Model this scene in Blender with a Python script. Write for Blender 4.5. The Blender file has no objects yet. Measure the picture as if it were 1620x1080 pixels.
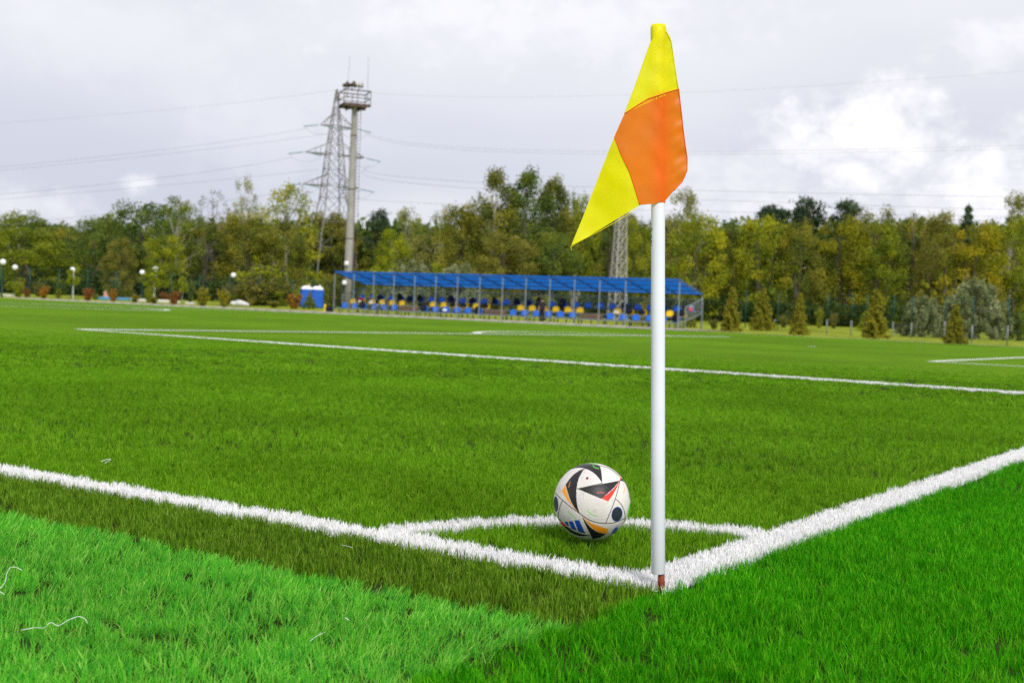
import bpy, bmesh, math, random
import numpy as np
from mathutils import Vector, Matrix

random.seed(7)
RNG = np.random.default_rng(11)
sc = bpy.context.scene
COL = sc.collection
R = math.radians

# ------------------------------------------------------------------ camera
F_PX, PITCH, ROLL, CAM_H = 1980.07, -0.0253187, 0.0409853, 0.70
FWD = Vector((0, math.cos(PITCH), math.sin(PITCH)))
_up = Vector((0, -math.sin(PITCH), math.cos(PITCH)))
RIGHT = (math.cos(ROLL) * Vector((1, 0, 0)) + math.sin(ROLL) * _up)
UP = (-math.sin(ROLL) * Vector((1, 0, 0)) + math.cos(ROLL) * _up)
EYE = Vector((0, 0, CAM_H))
cd = bpy.data.cameras.new('camera')
cam = bpy.data.objects.new('camera', cd)
COL.objects.link(cam)
cam.matrix_world = Matrix(((RIGHT.x, UP.x, -FWD.x, 0), (RIGHT.y, UP.y, -FWD.y, 0), (RIGHT.z, UP.z, -FWD.z, CAM_H), (0, 0, 0, 1)))
cd.sensor_width = 36
cd.lens = F_PX * 36 / 1620
cd.clip_start = 0.05
cd.clip_end = 6000
cd.dof.use_dof = True
cd.dof.focus_distance = 3.55
cd.dof.aperture_fstop = 5.4
sc.camera = cam


def ray(x, y):
    return FWD + (x - 810) / F_PX * RIGHT - (y - 540) / F_PX * UP


def at(x, y, d):
    """world point seen at photo position x, y at depth d metres (along world Y)"""
    r = ray(x, y)
    return EYE + r * (d / r.y)


def gp(x, y, z=0.0):
    r = ray(x, y)
    return EYE + r * ((z - CAM_H) / r.z)


# pitch frame: u runs down the left line, v down the right line, from the corner
YAW = 0.9853445
UD = Vector((-math.sin(YAW), math.cos(YAW), 0))
VD = Vector((math.cos(YAW), math.sin(YAW), 0))
CORNER = Vector((0.41, 3.30, 0))


def uv(u, v, z=0.0):
    p = CORNER + UD * u + VD * v
    return Vector((p.x, p.y, z))


def sstep(a, b, x):
    t = min(1, max(0, (x - a) / (b - a)))
    return t * t * (3 - 2 * t)


def gz(x, y):
    return 0.36 * sstep(84, 125, y)


# ------------------------------------------------------------------ node helpers
class NT:
    def __init__(self, tree):
        self.t = tree
        self.n = tree.nodes
        self.l = tree.links

    def node(self, kind, **kw):
        nd = self.n.new(kind)
        for k, v in kw.items():
            setattr(nd, k, v)
        return nd

    def set(self, sock, val):
        if isinstance(val, bpy.types.NodeSocket):
            self.l.new(val, sock)
        elif val is not None:
            if isinstance(val, (tuple, list)) and len(val) == 3 and sock.type == 'RGBA':
                val = (*val, 1)
            sock.default_value = val

    def math(self, op, a, b=None, c=None, clamp=False):
        nd = self.node('ShaderNodeMath', operation=op)
        nd.use_clamp = clamp
        self.set(nd.inputs[0], a)
        self.set(nd.inputs[1], b)
        self.set(nd.inputs[2], c)
        return nd.outputs[0]

    def mix(self, f, a, b, blend='MIX'):
        nd = self.node('ShaderNodeMix', data_type='RGBA', blend_type=blend)
        self.set(nd.inputs[0], f)
        self.set(nd.inputs[6], a)
        self.set(nd.inputs[7], b)
        return nd.outputs[2]

    def noise(self, scale, detail=4, rough=.5, vec=None, out=0):
        nd = self.node('ShaderNodeTexNoise')
        nd.inputs['Scale'].default_value = scale
        nd.inputs['Detail'].default_value = detail
        nd.inputs['Roughness'].default_value = rough
        if vec is not None:
            self.l.new(vec, nd.inputs['Vector'])
        return nd.outputs[out]

    def smooth(self, x, a, b, c=0., d=1.):
        nd = self.node('ShaderNodeMapRange', interpolation_type='SMOOTHSTEP')
        self.set(nd.inputs[0], x)
        for i, v in enumerate((a, b, c, d)):
            nd.inputs[i + 1].default_value = v
        return nd.outputs[0]

    def combine(self, x, y, z):
        nd = self.node('ShaderNodeCombineXYZ')
        for i, v in enumerate((x, y, z)):
            self.set(nd.inputs[i], v)
        return nd.outputs[0]


# ------------------------------------------------------------------ sky
world = bpy.data.worlds.new('World')
sc.world = world
world.use_nodes = True
world.node_tree.nodes.clear()
W = NT(world.node_tree)
SUN_EL, SUN_AZ = R(39), R(160)      # compass bearing of the sun, from +Y towards +X
tc = W.node('ShaderNodeTexCoord')
sep = W.node('ShaderNodeSeparateXYZ')
W.l.new(tc.outputs['Generated'], sep.inputs[0])
dx, dy, dz = sep.outputs
zc = W.math('MAXIMUM', dz, 0.0)
az = W.math('ARCTAN2', dx, dy)
el = W.math('ARCSINE', dz)
den = W.math('ADD', zc, 0.22)
plane = W.combine(W.math('DIVIDE', dx, den), W.math('DIVIDE', dy, den), 0.0)
sky = W.node('ShaderNodeTexSky', sky_type='NISHITA')
sky.sun_disc = False
sky.sun_elevation = SUN_EL
sky.sun_rotation = SUN_AZ
warp = W.noise(0.9, 3, .55, plane, out=1)
wplane = W.mix(0.35, plane, warp)
n1 = W.noise(1.0, 3, .45, wplane)
n2 = W.noise(0.55, 2, .5, plane)
lum = W.math('ADD', W.math('MULTIPLY', n1, .65), W.math('MULTIPLY', n2, .35))
lum = W.smooth(lum, .38, .60)
# stratus gets paler with height, as the whole overcast does
hgt = W.smooth(el, 0.03, 0.25)
lum = W.math('ADD', W.math('MULTIPLY', lum, .62), W.math('MULTIPLY', hgt, .46), clamp=True)
stratus = W.mix(lum, (4.15, 4.3, 5.1), (6.05, 6.05, 6.35))
colr = W.mix(.95, sky.outputs[0], stratus)
ae = W.combine(az, W.math('MULTIPLY', el, 1.3), 0.0)
wn = W.node('ShaderNodeTexNoise')
wn.inputs['Scale'].default_value = 26
wn.inputs['Detail'].default_value = 6
wn.inputs['Roughness'].default_value = .6
W.l.new(ae, wn.inputs['Vector'])
wsep = W.node('ShaderNodeSeparateColor')
W.l.new(wn.outputs[1], wsep.inputs[0])
cum = None
for (px, py, wx, wy, amt) in ((1375, 205, 125, 62, .85), (1290, 238, 110, 45, .6), (1440, 215, 55, 80, .7), (1345, 285, 75, 32, .75), (1565, 280, 85, 70, .75),
                              (1600, 66, 120, 40, .4), (1170, 290, 100, 70, .35), (1240, 335, 130, 40, .5), (215, 287, 26, 17, .55), (5, 315, 60, 45, .3),
                              (85, 332, 90, 26, .35), (1480, 335, 110, 36, .5), (430, 215, 150, 90, .15), (1060, 330, 110, 36, .45), (830, 30, 380, 70, .3), (200, 60, 260, 60, .12),
                              (-190, 250, 120, 60, .7), (1800, 220, 140, 65, .75), (-420, 300, 150, 60, .6), (2080, 300, 160, 60, .7)):
    r = ray(px, py)
    a0, e0 = math.atan2(r.x, r.y), math.asin(r.z / r.length)
    da = W.math('MULTIPLY', W.math('SUBTRACT', az, a0), F_PX / wx)
    de = W.math('MULTIPLY', W.math('SUBTRACT', el, e0), F_PX / wy)
    da = W.math('ADD', da, W.math('MULTIPLY', W.math('SUBTRACT', wsep.outputs[0], .5), 3.4))
    de = W.math('ADD', de, W.math('MULTIPLY', W.math('SUBTRACT', wsep.outputs[1], .5), 3.4))
    dist = W.math('SQRT', W.math('ADD', W.math('MULTIPLY', da, da), W.math('MULTIPLY', de, de)))
    m = W.math('MULTIPLY', W.smooth(dist, .1, 1.3, 1., 0.), amt)
    cum = m if cum is None else W.math('MAXIMUM', cum, m)
colr = W.mix(cum, colr, (7.7, 7.6, 7.7))
bg = W.node('ShaderNodeBackground')
W.l.new(colr, bg.inputs[0])
bg.inputs[1].default_value = 0.1
wo = W.node('ShaderNodeOutputWorld')
W.l.new(bg.outputs[0], wo.inputs[0])

sl = bpy.data.lights.new('sun', 'SUN')
sl.energy = 2.0
sl.angle = R(17)
sl.color = (1, .965, .91)
sun = bpy.data.objects.new('sun', sl)
COL.objects.link(sun)
sdir = Vector((math.sin(SUN_AZ) * math.cos(SUN_EL), math.cos(SUN_AZ) * math.cos(SUN_EL), math.sin(SUN_EL)))
sun.rotation_euler = sdir.to_track_quat('Z', 'Y').to_euler()
sun.location = (0, 0, 60)

sc.view_settings.view_transform = 'Standard'
sc.view_settings.look = 'None'
sc.view_settings.exposure = 0.58
sc.view_settings.gamma = 1
sc.view_settings.use_curve_mapping = False
sc.render.engine = 'CYCLES'
sc.cycles.use_denoising = False
sc.cycles.max_bounces = 6
sc.cycles.diffuse_bounces = 3
sc.cycles.glossy_bounces = 2
sc.cycles.transmission_bounces = 4
sc.cycles.transparent_max_bounces = 4
sc.cycles.caustics_reflective = False
sc.cycles.caustics_refractive = False


# ------------------------------------------------------------------ materials
def new_mat(name):
    m = bpy.data.materials.new(name)
    m.use_nodes = True
    m.node_tree.nodes.clear()
    return m, NT(m.node_tree)


def finish(t, shader):
    o = t.node('ShaderNodeOutputMaterial')
    t.l.new(shader, o.inputs[0])


def bsdf(t, color, rough=.6, spec=.3, metal=0., normal=None, **kw):
    b = t.node('ShaderNodeBsdfPrincipled')
    t.set(b.inputs['Base Color'], color)
    t.set(b.inputs['Roughness'], rough)
    b.inputs['Specular IOR Level'].default_value = spec
    b.inputs['Metallic'].default_value = metal
    for k, v in kw.items():
        t.set(b.inputs[k], v)
    if normal is not None:
        t.l.new(normal, b.inputs['Normal'])
    return b.outputs[0]


def bump(t, height, strength=.3, dist=.02):
    b = t.node('ShaderNodeBump')
    b.inputs['Strength'].default_value = strength
    b.inputs['Distance'].default_value = dist
    t.l.new(height, b.inputs['Height'])
    return b.outputs[0]


def objcoord(t):
    return t.node('ShaderNodeTexCoord').outputs['Object']


def simple(name, c, rough=.6, spec=.3, metal=0., var=.12, scale=8., bmp=0.):
    """plain coloured material with a little wear and unevenness"""
    m, t = new_mat(name)
    n = t.noise(scale, 5, .6, objcoord(t))
    k = t.smooth(n, .3, .7, 1 - var, 1 + var)
    col = t.mix(1.0, c, t.combine(k, k, k), 'MULTIPLY')
    nr = bump(t, n, bmp, .01) if bmp else None
    finish(t, bsdf(t, col, rough, spec, metal, nr))
    return m


def leafy(name, cols, rough=.6, trans=.35, spread=.5, spec=.2):
    """leaves: colour picked along a ramp by clump, by leaf and by tree"""
    m, t = new_mat(name)
    at1 = t.node('ShaderNodeAttribute', attribute_name='clump').outputs['Fac']
    at2 = t.node('ShaderNodeAttribute', attribute_name='leaf').outputs['Fac']
    oi = t.node('ShaderNodeObjectInfo').outputs['Random']
    f = t.math('ADD', t.math('MULTIPLY', at1, .5), t.math('MULTIPLY', at2, .32))
    f = t.math('ADD', f, t.math('MULTIPLY', oi, .18))
    rp = t.node('ShaderNodeValToRGB')
    el_ = rp.color_ramp.elements
    el_[0].position, el_[1].position = .12, .88
    el_[0].color, el_[1].color = (*cols[0], 1), (*cols[-1], 1)
    for i, c in enumerate(cols[1:-1]):
        e = el_.new(.12 + .76 * (i + 1) / (len(cols) - 1))
        e.color = (*c, 1)
    t.l.new(f, rp.inputs[0])
    d = bsdf(t, rp.outputs[0], rough, spec)
    tr = t.node('ShaderNodeBsdfTranslucent')
    t.l.new(rp.outputs[0], tr.inputs[0])
    ms = t.node('ShaderNodeMixShader')
    ms.inputs[0].default_value = trans
    t.l.new(d, ms.inputs[1])
    t.l.new(tr.outputs[0], ms.inputs[2])
    finish(t, ms.outputs[0])
    return m


def blade_mat(name, cols, trans=.3, spec=.25, rough=.55, patch=None):
    m, t = new_mat(name)
    at2 = t.node('ShaderNodeAttribute', attribute_name='leaf').outputs['Fac']
    oi = t.node('ShaderNodeObjectInfo')
    f = t.math('ADD', t.math('MULTIPLY', at2, .72), t.math('MULTIPLY', oi.outputs['Random'], .28))
    rp = t.node('ShaderNodeValToRGB')
    el_ = rp.color_ramp.elements
    el_[0].position, el_[1].position = .05, .95
    el_[0].color, el_[1].color = (*cols[0], 1), (*cols[-1], 1)
    for i, c in enumerate(cols[1:-1]):
        e = el_.new(.05 + .9 * (i + 1) / (len(cols) - 1))
        e.color = (*c, 1)
    t.l.new(f, rp.inputs[0])
    colr = rp.outputs[0]
    if patch:
        geo = t.node('ShaderNodeNewGeometry').outputs['Position']
        n = t.noise(patch[0], 3, .55, geo)
        k = t.smooth(n, .35, .65, 1 - patch[1], 1 + patch[1])
        colr = t.mix(1.0, colr, t.combine(k, k, k), 'MULTIPLY')
    d = bsdf(t, colr, rough, spec)
    tr = t.node('ShaderNodeBsdfTranslucent')
    t.l.new(colr, tr.inputs[0])
    ms = t.node('ShaderNodeMixShader')
    ms.inputs[0].default_value = trans
    t.l.new(d, ms.inputs[1])
    t.l.new(tr.outputs[0], ms.inputs[2])
    finish(t, ms.outputs[0])
    return m


OLIVE = [(.032, .112, .002), (.088, .245, .004), (.145, .34, .008), (.28, .49, .035)]
DULL = [(.032, .085, .003), (.082, .19, .006), (.135, .27, .012), (.25, .40, .045)]
BRIGHT_L = [(.02, .31, .05), (.11, .54, .03), (.22, .66, .05), (.46, .82, .16)]
BRIGHT_R = [(.009, .115, .001), (.028, .30, .002), (.07, .40, .004), (.21, .55, .018)]
WHITE = [(.66, .66, .63), (.84, .84, .85), (.90, .90, .90), (.92, .92, .91)]
M = {}
M['pitch_blade'] = blade_mat('pitch_blade', OLIVE, trans=.28, spec=.05, patch=(.6, .13))
M['strip_blade'] = blade_mat('strip_blade', DULL, trans=.28, spec=.06, patch=(.9, .10))
M['side_blade_l'] = blade_mat('side_blade_pale', BRIGHT_L, trans=.36, spec=.07, patch=(1.6, .10))
M['side_blade_r'] = blade_mat('side_blade_deep', BRIGHT_R, trans=.34, spec=.05, patch=(1.6, .10))
M['line_blade'] = blade_mat('line_blade', WHITE, trans=.18, spec=.2)


def sheet_mat(name, c_near, c_far, sc1, rough=.85, bmp=.5, patch=.15, streak=None):
    m, t = new_mat(name)
    geo = t.node('ShaderNodeNewGeometry').outputs['Position']
    n = t.noise(sc1, 6, .65, geo)
    n2 = t.noise(.16, 4, .5, geo)
    n3 = t.noise(1.1, 3, .5, geo)
    k = t.math('MULTIPLY', t.smooth(n2, .3, .7, 1 - patch, 1 + patch), t.smooth(n3, .3, .7, 1 - patch * .5, 1 + patch * .5))
    col = t.mix(t.smooth(n, .3, .7), c_near, c_far)
    col = t.mix(1.0, col, t.combine(k, k, k), 'MULTIPLY')
    finish(t, bsdf(t, col, rough, .02, normal=bump(t, n, bmp, .03)))
    return m


M['pitch_sheet'] = sheet_mat('pitch_sheet', (.072, .165, .003), (.125, .245, .006), 22)
M['infill'] = sheet_mat('infill_gap_shade', (.018, .028, .006), (.045, .07, .014), 60)  # crumb tone also paints the shade in the gaps of the pile
M['side_sheet'] = sheet_mat('side_sheet', (.02, .22, .01), (.05, .36, .015), 22)
M['line_sheet'] = sheet_mat('line_sheet', (.66, .68, .60), (.84, .85, .80), 14, patch=.08)
M['meadow'] = sheet_mat('meadow', (.13, .19, .014), (.30, .33, .035), 1.2, bmp=.8, patch=.3)
M['path'] = sheet_mat('path', (.36, .30, .27), (.47, .41, .37), 3, bmp=.2, patch=.1)
M['kerb'] = simple('kerb_concrete', (.46, .42, .37), .85, .2, var=.15, scale=4)


# ------------------------------------------------------------------ mesh builder
class MB:
    def __init__(self):
        self.v, self.f, self.n = [], [], 0

    def add(self, verts, faces):
        b = self.n
        self.v.extend([tuple(p) for p in verts])
        self.f.extend([tuple(i + b for i in f) for f in faces])
        self.n += len(verts)
        return b

    def box(self, c, s, rot=None):
        c = Vector(c)
        hx, hy, hz = s[0] / 2, s[1] / 2, s[2] / 2
        vs = [Vector((x, y, z)) for x in (-hx, hx) for y in (-hy, hy) for z in (-hz, hz)]
        if rot is not None:
            vs = [rot @ p for p in vs]
        self.add([p + c for p in vs], [(0, 1, 3, 2), (4, 6, 7, 5), (0, 4, 5, 1), (2, 3, 7, 6), (0, 2, 6, 4), (1, 5, 7, 3)])
        return self

    def rbox(self, c, s, b=.01):
        """box with chamfered edges"""
        bm = bmesh.new()
        bmesh.ops.create_cube(bm, size=1)
        for q in bm.verts:
            q.co = Vector((q.co.x * s[0], q.co.y * s[1], q.co.z * s[2])) + Vector(c)
        bmesh.ops.bevel(bm, geom=list(bm.edges), offset=b, segments=2, profile=.6, affect='EDGES')
        bm.verts.index_update()
        self.add([q.co.copy() for q in bm.verts], [[q.index for q in f.verts] for f in bm.faces])
        bm.free()
        return self

    def path(self, pts, rad, n=6, cap=True):
        pts = [Vector(p) for p in pts]
        if not isinstance(rad, (list, tuple)):
            rad = [rad] * len(pts)
        vs, fs = [], []
        nrm = None
        for i, p in enumerate(pts):
            a = pts[max(0, i - 1)]
            b = pts[min(len(pts) - 1, i + 1)]
            d = (b - a)
            d = d.normalized() if d.length > 1e-9 else Vector((0, 0, 1))
            if nrm is None:
                nrm = d.orthogonal().normalized()
            else:
                nrm = (nrm - d * nrm.dot(d))
                nrm = nrm.normalized() if nrm.length > 1e-6 else d.orthogonal().normalized()
            bi = d.cross(nrm)
            for k in range(n):
                t = 2 * math.pi * k / n
                vs.append(p + (nrm * math.cos(t) + bi * math.sin(t)) * rad[i])
        for i in range(len(pts) - 1):
            for k in range(n):
                fs.append((i * n + k, i * n + (k + 1) % n, (i + 1) * n + (k + 1) % n, (i + 1) * n + k))
        if cap:
            fs.append(tuple(reversed(range(n))))
            fs.append(tuple(range((len(pts) - 1) * n, len(pts) * n)))
        self.add(vs, fs)
        return self

    def lathe(self, prof, n=24, c=(0, 0, 0), axis=None):
        c = Vector(c)
        vs, fs = [], []
        for r, z in prof:
            for k in range(n):
                t = 2 * math.pi * k / n
                p = Vector((r * math.cos(t), r * math.sin(t), z))
                if axis is not None:
                    p = axis @ p
                vs.append(p + c)
        m = len(prof)
        for i in range(m - 1):
            for k in range(n):
                fs.append((i * n + k, i * n + (k + 1) % n, (i + 1) * n + (k + 1) % n, (i + 1) * n + k))
        fs.append(tuple(reversed(range(n))))
        fs.append(tuple(range((m - 1) * n, m * n)))
        self.add(vs, fs)
        return self

    def mesh(self, name, mat=None, smooth=False):
        me = bpy.data.meshes.new(name)
        me.from_pydata(self.v, [], self.f)
        me.update()
        if mat:
            me.materials.append(mat)
        if smooth:
            me.polygons.foreach_set('use_smooth', [True] * len(me.polygons))
        return me

    def build(self, name, mat=None, parent=None, smooth=False):
        return link(name, self.mesh(name, mat, smooth), parent)


def link(name, me, parent=None):
    o = bpy.data.objects.new(name, me)
    COL.objects.link(o)
    if parent is not None:
        o.parent = parent
    return o


def tag(o, label=None, cat=None, group=None, kind=None):
    if label:
        o['label'] = label
    if cat:
        o['category'] = cat
    if group:
        o['group'] = group
    if kind:
        o['kind'] = kind
    return o


def thing(name, label, cat, loc=(0, 0, 0), rz=0, group=None):
    o = bpy.data.objects.new(name, None)
    o.empty_display_size = .1
    COL.objects.link(o)
    o.location = loc
    o.rotation_euler = (0, 0, rz)
    return tag(o, label, cat, group)


def copy_tree(o, parent=None):
    c = o.copy()
    COL.objects.link(c)
    c.parent = parent
    for ch in o.children:
        copy_tree(ch, c)
    return c


def np_mesh(name, verts, faces4, mat, attrs=None, smooth=False):
    me = bpy.data.meshes.new(name)
    nv, nf, k = len(verts), len(faces4), faces4.shape[1]
    me.vertices.add(nv)
    me.vertices.foreach_set('co', np.ascontiguousarray(verts, dtype=np.float32).ravel())
    me.loops.add(nf * k)
    me.loops.foreach_set('vertex_index', np.ascontiguousarray(faces4, dtype=np.int32).ravel())
    me.polygons.add(nf)
    me.polygons.foreach_set('loop_start', np.arange(nf, dtype=np.int32) * k)
    me.polygons.foreach_set('loop_total', np.full(nf, k, dtype=np.int32))
    me.update(calc_edges=True)
    for a, val in (attrs or {}).items():
        at_ = me.attributes.new(a, 'FLOAT', 'POINT')
        at_.data.foreach_set('value', np.ascontiguousarray(val, dtype=np.float32))
    if mat:
        me.materials.append(mat)
    if smooth:
        me.polygons.foreach_set('use_smooth', [True] * nf)
    return me


ORD = ['first', 'second', 'third', 'fourth', 'fifth', 'sixth', 'seventh', 'eighth', 'ninth', 'tenth', 'eleventh', 'twelfth', 'thirteenth', 'fourteenth', 'fifteenth', 'sixteenth']

# ------------------------------------------------------------------ ground
TUFT_H = 0.035


def zb(x, y):
    """level of the turf backing: the pile tips stay at zero while the built pile thins out with distance"""
    return -TUFT_H + (TUFT_H - .004) * sstep(13, 27, math.hypot(x, y))


def sheet(name, us, vs, mat, zoff=0.0, clipf=None):
    b = MB()
    P = [[uv(u, v) for v in vs] for u in us]
    verts = []
    for row in P:
        for p in row:
            verts.append((p.x, p.y, zb(p.x, p.y) + zoff))
    nv = len(vs)
    faces = [(i * nv + j, (i + 1) * nv + j, (i + 1) * nv + j + 1, i * nv + j + 1) for i in range(len(us) - 1) for j in range(nv - 1)]
    b.add(verts, [tuple(reversed(f)) for f in faces])
    o = b.build(name, mat)
    tag(o, kind='structure')
    return o


def steps(a, b, d0, d1):
    out, x, d = [a], a, d0
    while x < b - 1e-6:
        x = min(b, x + d)
        out.append(x)
        d = min(d1, d * 1.12)
    return out


PITCH_V1 = 55.0
uu = steps(0, 110, .5, 8)
vv = [-.54] + steps(0, PITCH_V1, .5, 6)
sheet('pitch_ground', uu, vv, M['pitch_sheet'])
sheet('side_turf_ground', list(reversed([-x for x in steps(0.002, 7, .5, 2)])), [-x for x in reversed(steps(.0, 7, .5, 2))][:-1] + steps(0, PITCH_V1, .5, 6), M['side_sheet'])
sheet('end_turf_ground', steps(0, 110, .5, 8), list(reversed([-.543 - x for x in steps(0, 6.5, .5, 2)])), M['side_sheet'])

# meadow: one sheet to the horizon, a shallow tray under the pitch, a slight rise towards the wood
xs = sorted(set([-3000, -1500, -700, -400] + list(range(-260, 261, 10)) + [400, 700, 1500, 3000]))
ys = sorted(set([-600, -200, -80, -40, -20] + list(range(-10, 200, 5)) + [220, 260, 320, 450, 700, 1200, 3000]))
vsm, fsm = [], []
for x in xs:
    for y in ys:
        p = Vector((x, y, 0)) - CORNER
        u_, v_ = p.dot(UD), p.dot(VD)
        ins = (-9 < u_ < 115) and (-9 < v_ < 54)
        vsm.append((x, y, -.09 if ins else gz(x, y) - .012))
ny = len(ys)
for i in range(len(xs) - 1):
    for j in range(ny - 1):
        fsm.append((i * ny + j, (i + 1) * ny + j, (i + 1) * ny + j + 1, i * ny + j + 1))
b = MB()
b.add(vsm, fsm)
tag(b.build('meadow', M['meadow'], smooth=True), kind='structure')


def flat_poly(name, pts, mat, z=None, dz=0., kind='structure'):
    b = MB()
    b.add([(p.x, p.y, (zb(p.x, p.y) if z is None else z) + dz) for p in pts], [tuple(range(len(pts)))])
    o = b.build(name, mat)
    return tag(o, kind=kind)


def strip(name, poly, mat, width, dz=.004, seg=1.0):
    """painted line of given width along a polyline in pitch coordinates, width to the left of travel"""
    pts = []
    for i in range(len(poly) - 1):
        a, c = Vector(poly[i]), Vector(poly[i + 1])
        n = max(1, int((c - a).length / seg))
        for k in range(n):
            pts.append(a.lerp(c, k / n))
    pts.append(Vector(poly[-1]))
    L, Rr = [], []
    for i, p in enumerate(pts):
        d = (pts[min(i + 1, len(pts) - 1)] - pts[max(i - 1, 0)]).normalized()
        nn = Vector((-d.y, d.x))
        q0, q1 = uv(p.x, p.y), uv((p + nn * width).x, (p + nn * width).y)
        L.append((q0.x, q0.y, zb(q0.x, q0.y) + dz))
        Rr.append((q1.x, q1.y, zb(q1.x, q1.y) + dz))
    b = MB()
    n = len(pts)
    b.add(L + Rr, [(i, i + 1, n + i + 1, n + i) for i in range(n - 1)])
    o = b.build(name, mat)
    return tag(o, kind='structure')


LW = .12
MIDV = 31.65
lm = M['line_sheet']
strip('goal_line', [(.0, 0.12), (0, PITCH_V1 - .9)], lm, -LW, .004)
strip('touchline', [(0, 0), (104, 0)], lm, LW, .005)
PA_U, PA_V, GA_U, GA_V = 18.5, 12.13, 5.58, 22.98
strip('penalty_area_line', [(.12, PA_V), (PA_U, PA_V)], lm, LW, .004)
strip('penalty_area_line', [(PA_U, PA_V), (PA_U, 2 * MIDV - PA_V - 9)], lm, .27, .005)
strip('goal_area_line', [(.12, GA_V), (GA_U, GA_V)], lm, .19, .004)
strip('goal_area_line', [(GA_U, GA_V), (GA_U, 2 * MIDV - GA_V)], lm, .18, .005)
arc = []
RD = 9.75
for k in range(41):
    t = -1.05 + 2.1 * k / 40
    p = (11.16 + RD * math.cos(t), MIDV + RD * math.sin(t))
    if p[0] > PA_U - .02:
        arc.append(p)
strip('penalty_arc_line', arc, lm, .24, .006)
strip('halfway_line', [(52, .12), (52, PITCH_V1 - .9)], lm, .26, .006)
strip('centre_circle_line', [(52 + 9.15 * math.cos(2 * math.pi * k / 72), MIDV + 9.15 * math.sin(2 * math.pi * k / 72)) for k in range(73)], lm, .30, .008)
strip('far_touchline', [(-.1, PITCH_V1 - .9), (104, PITCH_V1 - .9)], lm, .22, .007)
pc = [(11.16 + .14 * math.cos(2 * math.pi * k / 20), MIDV + .14 * math.sin(2 * math.pi * k / 20)) for k in range(20)]
flat_poly('penalty_spot', [uv(*q) for q in pc], lm, dz=.006)

# rubber crumb coloured dark to paint shade between the fibres, as far as one can look down into the pile
b = MB()
ring_v, rings = [], [0.4, 3, 6, 9, 12, 15, 18]
for r_ in rings:
    for k in range(41):
        a = R(-50 + 100 * k / 40)
        x, y = r_ * math.sin(a), r_ * math.cos(a)
        ring_v.append((x, y, zb(x, y) + .0025))
b.add(ring_v, [(i * 41 + k, i * 41 + k + 1, (i + 1) * 41 + k + 1, (i + 1) * 41 + k) for i in range(len(rings) - 1) for k in range(40)])
tag(b.build('infill_gap_shade', M['infill']), kind='structure')

# kerb along the far side and the path before the stand
b = MB()
k0, k1 = uv(112, PITCH_V1 + .05), uv(30.0, PITCH_V1 + .05)
rotk = Matrix.Rotation(math.atan2(-UD.y, -UD.x), 3, 'Z')
NK = 82
kerb = thing('kerb', 'pale concrete kerb along the far edge of the pitch', 'kerb', (0, 0, 0))
del kerb['category'], kerb['label']
tag(kerb, kind='structure')
kb = MB().rbox((0, 0, 0), (.985, .22, .2), .015).mesh('kerb_stone', M['kerb'])
for i in range(NK):
    o = link('kerb_stone', kb, kerb)
    p = uv(112 - i - .5, PITCH_V1 + .16)
    o.location = (p.x, p.y, .0)
    o.rotation_euler = (0, 0, math.atan2(-UD.y, -UD.x))
pth = MB()
pp = []
for (u_, v_) in ((52, PITCH_V1 + .30), (27.5, PITCH_V1 + .30), (27.5, 61.2), (30, 61.6), (52, 61.6)):
    q = uv(u_, v_)
    pp.append((q.x, q.y, .012 + gz(q.x, q.y)))
# subdivided along its length so it follows the rise
us_ = [27.0 + i * 1.0 for i in range(31)]
vsx = []
for u_ in us_:
    for v_ in (PITCH_V1 + .30, 58, 61.6):
        q = uv(u_, v_)
        vsx.append((q.x, q.y, .012 + gz(q.x, q.y)))
pth.add(vsx, [(i * 3 + j, (i + 1) * 3 + j, (i + 1) * 3 + j + 1, i * 3 + j + 1)[::-1] for i in range(len(us_) - 1) for j in range(2)])
tag(pth.build('gravel_path', M['path']), kind='structure')


# ------------------------------------------------------------------ turf pile (grass)
def tuft_mesh(name, mat, nbl, h, w, spread, lean, curl, seed, leandir=(0, 0)):
    r = np.random.default_rng(seed)
    V, Fq, A = [], [], []
    for i in range(nbl):
        a = r.uniform(0, 2 * math.pi)
        rr = spread * math.sqrt(r.uniform())
        base = np.array([rr * math.cos(a), rr * math.sin(a), 0.])
        la = r.uniform(0, 2 * math.pi)
        lv = np.array([math.cos(la), math.sin(la)]) * abs(r.normal(0, lean)) + np.array(leandir) * r.uniform(.4, 1.4)
        hh = h * r.uniform(.52, 1.12)
        fa = r.uniform(0, math.pi)
        side = np.array([math.cos(fa), math.sin(fa), 0])
        cv = curl * r.uniform(.3, 1.3)
        rv = r.uniform()
        b0 = len(V)
        for s in (0, .45, .8, 1.0):
            off = lv * (s + cv * s * s) * hh
            z = hh * (s - .25 * min(1., np.hypot(*lv) + cv * .5) * s * s)
            p = base + np.array([off[0], off[1], z])
            ww = w * (1, .95, .65, .12)[(0, .45, .8, 1.0).index(s)] * .5
            V.append(p - side * ww)
            V.append(p + side * ww)
            A += [rv, rv]
        for k in range(3):
            Fq.append((b0 + 2 * k, b0 + 2 * k + 1, b0 + 2 * k + 3, b0 + 2 * k + 2))
    return np_mesh(name, np.array(V), np.array(Fq), mat, {'leaf': np.array(A)})


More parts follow.
